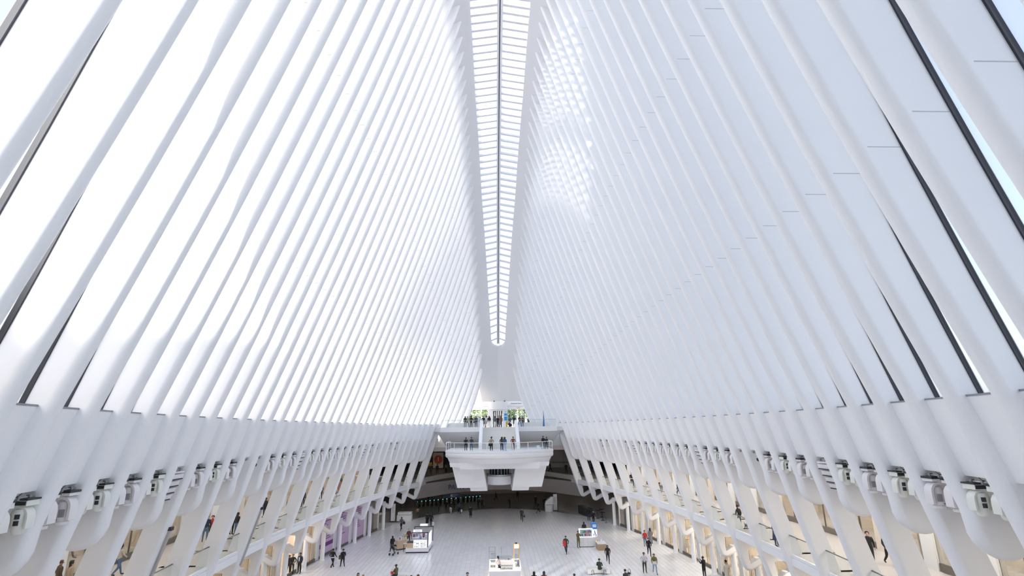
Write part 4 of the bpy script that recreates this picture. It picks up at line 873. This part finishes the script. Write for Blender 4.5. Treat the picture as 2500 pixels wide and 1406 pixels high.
def hair_mesh(kind, dy, dz):
    m = MB(); rings = []
    n = 12
    lens = {'short': -.02, 'cap': .03, 'long': -.20, 'bun': -.03}[kind]
    for i, (z, r) in enumerate(((.155, .02), (.145, .055), (.115, .085), (.06, .101), (.02, .104), (-.03, .098))):
        if z < lens and kind != 'long': break
        rings.append([((r + .004) * math.cos(a), -.012 + (r + .012) * (math.sin(a) if not (z < .07 and math.sin(a) > .35) else .35), z) for a in [2 * PI * k / n for k in range(n)]])
    m.loft(rings)
    if kind == 'long': m.loft([[(x * w_, -.035 - .05 * q, z) for x, q in ((-.09, .4), (-.07, 1.3), (0, 1.6), (.07, 1.3), (.09, .4), (.05, .0), (-.05, 0))] for z, w_ in ((.06, 1), (-.06, 1.08), (-.18, 1.15), (-.28, .8))])
    if kind == 'bun': m.lathe([(.02, .1), (.1, .13), (.13, .2), (.09, .27), (.02, .29)], 10, (0, -.03))
    if kind == 'cap': m.add([(-.07, .07, .07), (.07, .07, .07), (.055, .17, .06), (-.055, .17, .06), (-.07, .07, .085), (.07, .07, .085), (.055, .17, .072), (-.055, .17, .072)], [(0, 3, 2, 1), (4, 5, 6, 7), (0, 1, 5, 4), (1, 2, 6, 5), (2, 3, 7, 6), (3, 0, 4, 7)])
    m.v = [(x, y + dy, z + dz) for x, y, z in m.v]
    o = m.build('hair', SHOE, None, True); me = o.data; bpy.data.objects.remove(o); return me
def coat_mesh():
    m = MB(); m.loft([[(rx * math.cos(a), ry * math.sin(a), z) for a in [2 * PI * k / 14 for k in range(14)]] for z, rx, ry in ((1.12, .165, .125), (.95, .185, .15), (.7, .2, .19), (.45, .215, .22))]); o = m.build('coat', SHOE, None, True); me = o.data; bpy.data.objects.remove(o); return me
HAIR = {}; COAT = coat_mesh()
HEM = MB().lathe([(.168, .93), (.178, .94), (.176, .99), (.166, 1.0)], 14); HEM.v = [(x, y * .75, z) for x, y, z in HEM.v]
def setmat(o, ms):
    for i, mm in enumerate(ms):
        o.material_slots[i].link = 'OBJECT'; o.material_slots[i].material = mm
def person(i, x, y, z, hd, pose, h, hs, hc, top, tr, ex, lab):
    me, J = BODY[pose]; o = link('person', me); k = h / 1.74; o.location = (x, y, z - (.0 if pose != 'sit' else .0)); o.scale = (k * 1.06, k * 1.06, k); o.rotation_euler = (0, 0, math.radians(-hd))
    tag(o, lab, 'person', 'people in the hall'); setmat(o, [SKINS[(i * 7) % 4], cloth(top), cloth(tr), SHOE, EYE, LIPS])
    key = (hs, pose)
    if key not in HAIR: HAIR[key] = hair_mesh(hs, J['h1'][1] - .005, J['h1'][2] + .012)
    hh = link('hair', HAIR[key], o); setmat(hh, [mat('hair_' + hc, HAIRC[hc], .6)])
    if ex == 'coat': c = link('coat', COAT, o); setmat(c, [cloth(top)])
    if ex == 'hem' or ex == 'belt': HEM.build('shirt_hem', cloth('white'), o)
    if ex == 'tie': MB().add([(-.05, .12, 1.05), (.05, .12, 1.05), (.045, .125, 1.36), (-.045, .125, 1.36), (-.05, .10, 1.05), (.05, .10, 1.05), (.045, .10, 1.36), (-.045, .10, 1.36)], [(0, 1, 2, 3), (4, 7, 6, 5), (0, 4, 5, 1), (2, 6, 7, 3)]).build('shirt_front', cloth('white'), o)
    return o
PEOPLE = [
    (3.16, 78.32, 0, 180, 'walk', 1.72, 'short', 'k', 'charcoal', 'black', '', 'person in a dark jacket walking alone on the pale floor, blue bag in hand'),
    (6.08, 85.23, 0, 250, 'walk', 1.7, 'short', 'k', 'black', 'black', '', 'person in black striding past the white planter at the dark edge'),
    (6.8, 58.59, 0, 200, 'walk', 1.74, 'cap', 'k', 'green', 'black', '', 'person in a dark green coat with a red bag in front of the kiosks'),
    (8.51, 61.21, 0, 150, 'phone', 1.75, 'short', 'brown', 'olive', 'olive', '', 'person in an olive overall holding up a phone beside the blue and white kiosk'),
    (10.11, 66.9, 0, 0, 'stand', 1.68, 'long', 'k', 'black', 'black', 'coat', 'person in a long black coat standing behind the blue and white kiosk'),
    (12.59, 77.77, 0, 20, 'stand', 1.72, 'short', 'k', 'black', 'navy', '', 'person in black leaning at the dark bar counter'),
    (12.77, 75.07, 0, 200, 'walk', 1.72, 'short', 'k', 'black', 'black', '', 'person in dark brown walking away from the bar counter'),
    (10.31, 54.41, 0, 190, 'walk', 1.62, 'long', 'k', 'black', 'black', '', 'long haired person in black jacket and leggings walking past the curved bench'),
    (15.89, 61.21, 0, 170, 'stand', 1.66, 'short', 'k', 'red', 'jeans', '', 'person in a red and black jacket and blue jeans beside the right shops'),
    (16.76, 62.1, 0, 10, 'walk', 1.72, 'long', 'k', 'grey', 'black', 'coat', 'person in a long grey coat beside the one in the red jacket'),
    (15.06, 56.86, 0, 190, 'walk', 1.72, 'short', 'k', 'black', 'black', '', 'person in black taking a long stride behind the white shirted one'),
    (12.86, 50.74, 0, 180, 'hips', 1.72, 'short', 'k', 'paleshirt', 'darkgreen', '', 'bearded person in a pale shirt and dark green trousers with hands in pockets'),
    (13.66, 50.33, 0, 185, 'walk', 1.68, 'short', 'k', 'olivejacket', 'paleblue', '', 'person in an olive jacket and pale jeans carrying a white bag'),
    (17.49, 48.71, 0, 330, 'phone', 1.74, 'short', 'k', 'black', 'black', '', 'person in black photographing with raised arms by the right shop windows'),
    (18.84, 47.14, 0, 200, 'stand', 1.66, 'bun', 'k', 'cream', 'black', 'coat', 'person in a cream coat with curly black hair by the right shop windows'),
    (-12.87, 73.21, 0, 200, 'walk', 1.66, 'long', 'k', 'midgrey', 'black', '', 'long haired person in a grey coat near the white block, bag on the shoulder'),
    (-9.84, 75.91, 0, 0, 'walk', 1.72, 'short', 'k', 'black', 'black', 'coat', 'left one of a couple in black walking away behind the black framed kiosk'),
    (-9.29, 75.43, 0, 0, 'walk', 1.74, 'short', 'k', 'black', 'black', '', 'right one of a couple in black behind the kiosk, white bag at the side'),
    (-10.51, 64.54, 0, 150, 'stand', 1.72, 'short', 'grey', 'maroon', 'navy', '', 'person in a maroon shirt serving inside the black framed kiosk'),
    (-11.65, 60.74, 0, 330, 'walk', 1.68, 'long', 'k', 'black', 'black', 'coat', 'long haired person in black pushing a stroller by the kiosk'),
    (-4.21, 81.52, 0, 0, 'walk', 1.74, 'short', 'k', 'black', 'brown', 'coat', 'person in a long dark coat walking alone at the edge of the dark hall'),
    (-16.18, 54.75, 0, 20, 'walk', 1.75, 'short', 'k', 'black', 'black', 'hem', 'person in black with a white shirt hem showing, walking by the left shops'),
    (-15.26, 54.94, 0, 330, 'walk', 1.66, 'short', 'k', 'black', 'black', '', 'person in black with an olive shoulder bag, right one of two by the left shops'),
    (-18.72, 53.15, 0, 200, 'stand', 1.78, 'short', 'k', 'navy', 'black', 'tie', 'person in a dark suit and white shirt standing guard at a left shop door'),
    (-19.33, 52.98, 0, 180, 'hips', 1.72, 'short', 'k', 'black', 'black', '', 'person in black standing in a left shop doorway, nearest to the guard in a suit'),
    (-19.51, 52.59, 0, 160, 'stand', 1.72, 'short', 'k', 'black', 'black', '', 'person in black standing deepest in the doorway behind the guard in a suit'),
    (-11.59, 46.1, 0, 150, 'stand', 1.66, 'long', 'k', 'black', 'black', '', 'long dark haired person cut by the lower edge, left of a capped one'),
    (-11.08, 45.67, 0, 190, 'stand', 1.64, 'cap', 'tan', 'cream', 'black', '', 'person in a tan cap cut by the lower edge near the left shops'),
    (-7.18, 44.95, 0, 180, 'stand', 1.68, 'short', 'k', 'navy', 'black', '', 'dark haired person just peeking over the lower edge below the kiosk'),
    (-6.66, 45.11, 0, 180, 'stand', 1.7, 'short', 'brown', 'olive', 'black', '', 'brown haired person peeking over the lower edge below the kiosk'),
    (-2.81, 45.41, 0, 180, 'stand', 1.7, 'short', 'k', 'grey', 'black', '', 'grey jacketed person peeking over the lower edge left of the lit kiosk'),
    (2.5, 45.28, 0, 10, 'stand', 1.68, 'long', 'k', 'black', 'black', '', 'left one of two dark haired persons at the lower edge beside the lit kiosk'),
    (3.29, 45.25, 0, 10, 'stand', 1.69, 'long', 'k', 'maroon', 'black', '', 'right one of two dark haired persons at the lower edge beside the lit kiosk'),
    (5.59, 44.39, 0, 0, 'stand', 1.68, 'cap', 'k', 'darkgreen', 'black', '', 'dark capped person peeking over the lower edge left of the curved bench'),
    (9.8, 45.2, 0, 330, 'stand', 1.72, 'short', 'k', 'charcoal', 'black', '', 'dark jacketed person at the lower edge, taller one of two right of the bench'),
    (9.99, 44.68, 0, 0, 'stand', 1.62, 'short', 'k', 'teal', 'black', '', 'person in a teal jacket at the lower edge right of the bench'),
    (3.78, 107.73, -0.8, 180, 'walk', 1.72, 'short', 'k', 'black', 'black', '', 'lone dark figure walking far back in the dark hall under the lift'),
    (1.96, 96.75, -0.8, 270, 'phone', 1.74, 'short', 'k', 'black', 'black', '', 'dark figure looking at a phone at the edge of the dark hall'),
    (6.68, 99.39, -0.8, 200, 'stand', 1.72, 'short', 'k', 'black', 'black', '', 'dark figure standing behind the striding one left of the planter'),
    (8.02, 96.36, -0.8, 180, 'stand', 1.74, 'short', 'k', 'black', 'black', '', 'left one of two dark figures behind the white planter'),
    (8.43, 96.21, -0.8, 180, 'stand', 1.72, 'short', 'k', 'charcoal', 'black', '', 'right one of two dark figures behind the white planter'),
    (-10.14, 93.59, -0.8, 200, 'walk', 1.7, 'long', 'k', 'black', 'black', '', 'dark figure with bare arms among the people by the fare gates'),
    (-8.95, 94.56, -0.8, 180, 'walk', 1.72, 'short', 'k', 'black', 'black', '', 'dark figure left of the white trousered one by the fare gates'),
    (-7.51, 86.19, 0, 180, 'walk', 1.74, 'short', 'k', 'black', 'whitetrouser', '', 'person in dark top and white trousers at the edge of the dark hall'),
    (-7.76, 97.67, -0.8, 20, 'walk', 1.7, 'short', 'k', 'black', 'black', '', 'dark figure right behind the white trousered one'),
    (-6.16, 86.04, 0, 170, 'walk', 1.72, 'short', 'k', 'blue', 'black', '', 'person in a blue coat carrying a white bag at the edge of the dark hall'),
    (-3.56, 97.17, -0.8, 180, 'walk', 1.72, 'short', 'k', 'black', 'black', '', 'dark figure left of a pair standing at the edge below the drum'),
    (-2.94, 97.09, -0.8, 180, 'stand', 1.72, 'short', 'k', 'black', 'black', '', 'dark figure holding something white at the edge below the drum'),
    (-14.16, 97.95, -0.8, 0, 'walk', 1.72, 'short', 'k', 'black', 'black', '', 'dark figure walking to the fare gates right of the tall white pylon'),
    (-12.9, 88.35, -0.8, 180, 'walk', 1.6, 'short', 'brown', 'tan', 'brown', '', 'person in tan climbing at the floor edge beside the white block'),
    (-0.46, 106.85, -0.8, 90, 'walk', 1.72, 'short', 'k', 'black', 'black', '', 'dark figure passing under the lift, right of the fare gates'),
    (-13.43, 106.2, -0.8, 0, 'walk', 1.72, 'short', 'k', 'black', 'black', '', 'dark figure passing through the fare gates under the hanging sign'),
    (-10.85, 107.01, -0.8, 0, 'stand', 1.72, 'short', 'k', 'black', 'black', '', 'dark figure among the fare gates below the blue sign'),
    (-21.52, 41.05, 5.1, 150, 'stand', 1.78, 'short', 'k', 'navy', 'jeans', '', 'person in a dark top and jeans on the left gallery beside a red jacket'),
    (-21.26, 41.35, 5.1, 170, 'walk', 1.72, 'short', 'k', 'red', 'black', '', 'person in a red jacket on the left gallery'),
    (-20.25, 43.02, 5.1, 20, 'stand', 1.66, 'long', 'k', 'black', 'jeans', '', 'long haired person in black and jeans on the left gallery'),
    (-20.78, 43.38, 5.1, 20, 'stand', 1.66, 'long', 'k', 'black', 'black', '', 'person in black hidden by a rib beside the long haired one, left gallery'),
    (-21.34, 31.92, 5.1, 20, 'walk', 1.68, 'long', 'k', 'cream', 'jeans', '', 'long haired person in cream top and jeans with a yellow bag, left gallery'),
    (-21.38, 28.53, 5.1, 30, 'stand', 1.62, 'long', 'k', 'beige', 'black', '', 'long dark haired person in beige at the lower left, right one of two'),
    (-21.93, 28.57, 5.1, 30, 'stand', 1.62, 'short', 'brown', 'brown', 'black', '', 'brown haired person in brown at the lower left, left one of two'),
    (-27.4, 36.23, 5.1, 60, 'walk', 1.74, 'short', 'k', 'black', 'black', '', 'person of whom black trousers show below a rounded rib tip at lower left'),
    (-21.7, 51.39, 5.1, 200, 'stand', 1.72, 'short', 'k', 'black', 'black', '', 'dark clad person walking beside a rib on the left gallery'),
    (-20.5, 57.72, 5.1, 200, 'stand', 1.7, 'short', 'k', 'charcoal', 'black', '', 'dark clad person leaning at the left gallery rail under a speaker'),
    (-20.55, 63.42, 5.1, 180, 'stand', 1.7, 'short', 'k', 'black', 'black', '', 'dark clad person behind the left gallery rail beside a slanted stand'),
    (-18.69, 62.49, 5.1, 120, 'walk', 1.7, 'short', 'k', 'grey', 'grey', '', 'person in grey trousers striding behind the left gallery rail'),
    (-20.24, 69.51, 5.1, 200, 'stand', 1.7, 'long', 'brown', 'rose', 'rose', 'coat', 'person in a long rose coat on the left gallery'),
    (-18.7, 79.51, 5.1, 250, 'sit', 1.7, 'short', 'k', 'charcoal', 'black', '', 'person sitting with legs crossed on the far left gallery'),
    (-13.96, 91.05, 5.1, 180, 'walk', 1.7, 'short', 'k', 'black', 'black', '', 'dark clad person at the last bay of the left gallery'),
    (17.58, 71.93, 5.1, 180, 'walk', 1.72, 'short', 'k', 'black', 'black', 'belt', 'person in black with a pale belt on the right gallery'),
    (17.32, 58.98, 5.1, 200, 'stand', 1.72, 'short', 'k', 'midgrey', 'jeans', '', 'person in grey looking over the right gallery rail'),
    (19.66, 59.75, 5.1, 340, 'walk', 1.7, 'short', 'k', 'darkgreen', 'jeans', '', 'person in dark green and jeans walking on the right gallery'),
    (18.02, 41.82, 5.1, 340, 'stand', 1.72, 'short', 'k', 'black', 'charcoal', '', 'person in black standing with a dog on the right gallery'),
    (17.71, 35.89, 5.1, 150, 'stand', 1.72, 'short', 'k', 'navydress', 'navydress', 'coat', 'person in a long slate blue dress at the right gallery rail'),
    (26.5, 49.78, 5.1, 200, 'stand', 1.75, 'short', 'k', 'black', 'black', '', 'person of whom dark trousers show under a rib tip, right gallery shop'),
    (20.47, 31.01, 5.1, 200, 'stand', 1.74, 'short', 'k', 'black', 'black', '', 'person in black half hidden by a rib on the near right gallery'),
    (21.25, 30.62, 5.1, 190, 'walk', 1.74, 'short', 'k', 'black', 'black', '', 'person in black T shirt with bare arms and black trousers on the near right gallery'),
    (13.27, 88.51, 5.1, 180, 'stand', 1.72, 'short', 'k', 'black', 'black', '', 'dark clad person at the last bay of the right gallery rail'),
    (16.54, 95.27, 5.1, 180, 'stand', 1.72, 'short', 'k', 'black', 'black', '', 'dark clad person inside the second last bay of the right gallery'),
    (9.2, 96.22, 5.1, 90, 'walk', 1.74, 'short', 'k', 'black', 'black', '', 'person in black striding along the right end of the bridge'),
    (11.52, 91.96, 5.1, 180, 'walk', 1.72, 'cap', 'tan', 'black', 'black', '', 'person in black with a pale cap on the right end of the bridge'),
    (-11.63, 93.74, 5.1, 180, 'walk', 1.72, 'short', 'k', 'charcoal', 'navy', '', 'dark clad person in front of the corner shop, left end of the bridge'),
    (-10.74, 95.21, 5.1, 0, 'stand', 1.72, 'short', 'k', 'black', 'black', '', 'dark clad person in front of the corner shop, left of the red number sign'),
    (-9.43, 97.95, 5.1, 0, 'stand', 1.72, 'long', 'k', 'midgrey', 'black', '', 'person in grey at the corner shop below the red number sign'),
    (-4.4, 70.2, 9.95, 0, 'lean', 1.7, 'short', 'k', 'black', 'black', '', 'person in black leaning on the landing rail, left of the pair at left'),
    (-3.7, 70.6, 9.95, 0, 'stand', 1.7, 'short', 'k', 'charcoal', 'jeans', '', 'person in a dark jacket on the landing, right of the pair at left'),
    (-1.06, 68.4, 9.95, 0, 'hips', 1.7, 'short', 'k', 'tan', 'black', '', 'person in a tan jacket in front of the stair at the landing rail'),
    (-1.05, 74.0, 9.95, 180, 'walk', 1.7, 'short', 'k', 'white', 'grey', '', 'person in a white shirt coming down the stair behind the tan jacket'),
    (0.28, 69.3, 9.95, 0, 'stand', 1.7, 'long', 'k', 'brown', 'navy', '', 'person in dark brown beside the blue jacket on the landing'),
    (0.66, 68.7, 9.95, 20, 'stand', 1.7, 'long', 'k', 'bluejacket', 'paleblue', '', 'person in a blue jacket and pale jeans on the landing'),
    (0.44, 69.9, 9.95, 0, 'stand', 1.7, 'long', 'fair', 'midgrey', 'paleblue', '', 'fair haired person between two others on the landing'),
    (1.78, 70.0, 9.95, 0, 'hips', 1.7, 'short', 'k', 'rust', 'charcoal', '', 'person in a rust vest at the right foot of the stair'),
    (5.9, 72.0, 9.95, 340, 'stand', 1.7, 'short', 'k', 'black', 'navy', '', 'person in black on the right end of the landing'),
    (6.41, 72.6, 9.95, 20, 'stand', 1.58, 'short', 'k', 'charcoal', 'black', '', 'smaller dark clad person at the right end of the landing'),
    (-5.28, 83.5, 12.9, 180, 'stand', 1.72, 'long', 'k', 'black', 'grey', '', 'person in black behind the left balcony rail, first from the left'),
    (-4.96, 84.6, 12.9, 150, 'walk', 1.72, 'short', 'k', 'paleolive', 'grey', '', 'person in a pale olive top behind the left balcony rail'),
    (-4.28, 83, 12.9, 200, 'hips', 1.72, 'short', 'k', 'black', 'black', '', 'person in a black printed top behind the left balcony rail'),
    (-3.56, 83.4, 12.9, 170, 'stand', 1.72, 'long', 'k', 'charcoal', 'charcoal', '', 'person in a dark hooded coat behind the left balcony rail'),
    (-3.07, 87, 12.9, 180, 'walk', 1.72, 'short', 'k', 'paleshirt', 'white', '', 'pale clad person behind the left balcony rail beside the stair'),
    (-2.38, 82.2, 12.9, 150, 'hips', 1.72, 'short', 'k', 'black', 'black', '', 'person in black at the top of the stair, leftmost there'),
    (-1.91, 83, 12.9, 200, 'stand', 1.72, 'short', 'k', 'white', 'lightgrey', '', 'person in a white shirt at the top of the stair'),
    (-1.5, 82.6, 12.9, 170, 'walk', 1.72, 'long', 'k', 'charcoal', 'white', '', 'person with a dark backpack and white trousers at the top of the stair'),
    (-0.61, 84, 12.9, 180, 'hips', 1.72, 'long', 'k', 'midgrey', 'lightgrey', '', 'person in grey before the lift door'),
    (-0.15, 86, 12.9, 150, 'stand', 1.72, 'short', 'k', 'black', 'black', '', 'taller person in black before the lift door'),
    (0.38, 85, 12.9, 200, 'walk', 1.72, 'long', 'k', 'rust', 'jeans', '', 'person in rust and jeans before the lift door, beside the yellow stand'),
    (2.08, 92, 12.9, 170, 'hips', 1.72, 'short', 'k', 'blue', 'paleblue', '', 'person in a blue coat before the right doors'),
    (2.41, 82.6, 12.9, 180, 'lean', 1.72, 'short', 'k', 'black', 'black', '', 'person in black leaning forward with a suitcase at the stair top'),
    (3.25, 83, 12.9, 150, 'walk', 1.72, 'short', 'k', 'maroon', 'jeans', '', 'taller one of two in brown behind the right balcony rail'),
    (3.76, 83.3, 12.9, 200, 'hips', 1.6, 'short', 'k', 'brown', 'jeans', '', 'smaller one of two in brown behind the right balcony rail'),
    (5.3, 93, 12.9, 170, 'stand', 1.72, 'short', 'k', 'navy', 'navy', '', 'person in navy near the slanted side of the right doors'),
    (-4.21, 91, 12.9, 180, 'walk', 1.72, 'short', 'k', 'grey', 'black', '', 'person in grey before the left doors'),
]

for i, a in enumerate(PEOPLE): person(i, *a)
ch_ = empty('chair', (-18.72, 79.35, 5.1)); tag(ch_, 'pale low stool under the sitting person on the far left gallery', 'stool'); bx('seat', PLASTER, ch_, -.25, .25, -.25, .25, .38, .45); bx('base', PLASTER, ch_, -.18, .18, -.18, .18, 0, .38)
person(200, 8.75, 50.62, -.05, 20, 'sit', 1.72, 'short', 'k', 'darkgreen', 'darkgreen', '', 'person in dark green sitting on the curved white bench')
person(201, -9.25, 50.0, -.05, 300, 'sit', 1.74, 'cap', 'k', 'olive', 'darkgreen', '', 'person in an olive coat and cap sitting on the white bench block')
person(202, -.2, 51.0, 0.0, 300, 'lean', 1.62, 'long', 'k', 'paleshirt', 'navy', '', 'long haired person in a striped pale top inside the lit kiosk')
# things people carry
def bag(x, y, z, w, h, c, lab, cat='bag', d=.12):
    b = empty('bag', (x, y, z)); tag(b, lab, cat); m = MB(); m.loft([[(px * w / 2 * s_, py * d / 2 * s_, zz) for px, py in ((-1, -1), (1, -1), (1, 1), (-1, 1))] for zz, s_ in ((0, .9), (h * .1, 1), (h * .8, 1), (h, .85))]); m.build('body', cloth(c) if c in COL else mat('bag_' + c, {'yellow': (.55, .30, .03), 'brightred': (.6, .03, .03)}[c], .6), b)
    MB().tube([(-w * .3, 0, h), (-w * .2, 0, h + .16), (w * .2, 0, h + .16), (w * .3, 0, h)], .012, 5).build('handle', BLACKF, b); return b
bag(6.62, 58.45, .78, .3, .52, 'brightred', 'bright red shoulder bag of the person in the dark green coat')
bag(13.6, 50.15, .85, .32, .22, 'white', 'white handbag carried by the person in the olive jacket')
bag(-9.0, 75.4, .2, .32, .45, 'white', 'white shopping bag at the side of the couple in black')
bag(-15.5, 54.9, .75, .3, .36, 'olive', 'olive shoulder bag beside the right one of two by the left shops')
bag(-12.55, 73.15, .78, .34, .3, 'navy', 'dark blue bag on the shoulder of the person in the grey coat')
bag(-21.75, 31.75, 5.88, .34, .36, 'yellow', 'mustard yellow backpack of the person in jeans on the left gallery')
bag(3.5, 78.2, .55, .26, .3, 'blue', 'blue bag in the hand of the lone walker in a dark jacket')
bag(-5.85, 85.9, .3, .28, .36, 'white', 'white carrier bag of the person in the blue coat')
bag(-1.2, 68.25, 10.55, .42, .34, 'black', 'black shoulder bag of the person in the tan jacket on the landing')
bag(5.2, 71.8, 10.0, .4, .45, 'white', 'white bag on the landing floor at its right end')
bag(-1.45, 82.4, 14.0, .3, .45, 'black', 'dark backpack of the person with white trousers at the stair top', d=.2)
bag(-9.55, 49.8, .62, .26, .2, 'brightred', 'red bag in the lap of the seated person with the cap')
sc_ = empty('suitcase', (2.0, 82.3, 13.02)); tag(sc_, 'black wheeled suitcase tilted at the top of the stair', 'suitcase'); sc_.rotation_euler = (0, math.radians(-48), 0)
bx('shell', cloth('black'), sc_, -.2, .2, -.13, .13, .04, .66); MB().tube([(-.1, 0, .66), (-.1, 0, 1.0), (.1, 0, 1.0), (.1, 0, .66)], .012).build('handle', STEEL, sc_)
for q in (-.15, .15): MB().tube([(q, -.14, .02), (q, .14, .02)], .035, 8).build('wheel', BLACKF, sc_)
sr = empty('stroller', (-11.3, 59.75, 0), math.radians(-30)); tag(sr, 'black folding stroller pushed by the long haired person in black', 'stroller')
m = MB(); m.loft([[(x, .1 + .02 * math.cos(x), .45), (x, .36, .4), (x, .4, .46), (x, .02, .62), (x, -.22, .95), (x, -.28, .92)] for x in (-.2, .2)]); m.build('seat', cloth('black'), sr)
m = MB(); m.loft([[(x, .28 * math.cos(a) - .05, .72 + .3 * math.sin(a)) for a in np.linspace(.3, 2.6, 7)] + [(x, .25 * math.cos(a) - .05, .72 + .26 * math.sin(a)) for a in np.linspace(2.6, .3, 7)] for x in (-.22, .22)]); m.build('hood', cloth('charcoal'), sr)
for q in (-.24, .24):
    MB().tube([(q, .42, .12), (q, -.1, .6), (q, -.42, 1.02)], .014).build('frame', GREYP, sr); MB().tube([(q, -.36, .12), (q, .1, .6)], .014).build('frame', GREYP, sr)
    for yy in (.42, -.36): MB().tube([(q - .025, yy, .12), (q + .025, yy, .12)], .12, 12).build('wheel', BLACKF, sr)
MB().tube([(-.24, -.42, 1.02), (.24, -.42, 1.02)], .018).build('handlebar', BLACKF, sr)
# the dog on the right gallery
me = bpy.data.meshes.new('dog_src'); DV = [(0, -.22, .34, .085), (0, 0, .35, .09), (0, .2, .37, .1), (0, .3, .47, .06), (0, .36, .56, .06), (0, .46, .54, .035), (0, -.34, .42, .025), (0, -.42, .52, .015)]
DE = [(0, 1), (1, 2), (2, 3), (3, 4), (4, 5), (0, 6), (6, 7)]
for s in (-1, 1):
    b = len(DV); DV += [(s * .07, .2, .3, .05), (s * .07, .19, .15, .026), (s * .07, .21, .025, .025)]; DE += [(2, b), (b, b + 1), (b + 1, b + 2)]
    b = len(DV); DV += [(s * .075, -.18, .28, .06), (s * .075, -.27, .15, .028), (s * .075, -.23, .025, .025)]; DE += [(0, b), (b, b + 1), (b + 1, b + 2)]
    b = len(DV); DV += [(s * .045, .33, .64, .014)]; DE += [(4, b)]
me.from_pydata([v[:3] for v in DV], DE, []); dg = bpy.data.objects.new('dog_src', me); C.objects.link(dg); dg.modifiers.new('s', 'SKIN'); dg.modifiers.new('u', 'SUBSURF').levels = 1
for i, v in enumerate(DV): me.skin_vertices[0].data[i].radius = (v[3], v[3]); me.skin_vertices[0].data[i].use_root = i == 0
bpy.context.view_layer.update(); m2 = bpy.data.meshes.new_from_object(dg.evaluated_get(bpy.context.evaluated_depsgraph_get())); bpy.data.objects.remove(dg)
m2.polygons.foreach_set('use_smooth', [True] * len(m2.polygons)); m2.materials.clear(); m2.materials.append(mat('dog_grey', (.12, .125, .14), .8, noise=.2, scale=20))
dg = link('dog', m2); dg.location = (18.55, 41.6, 5.1); dg.rotation_euler = (0, 0, math.radians(-60)); tag(dg, 'small grey dog standing beside the person in black on the right gallery', 'dog')
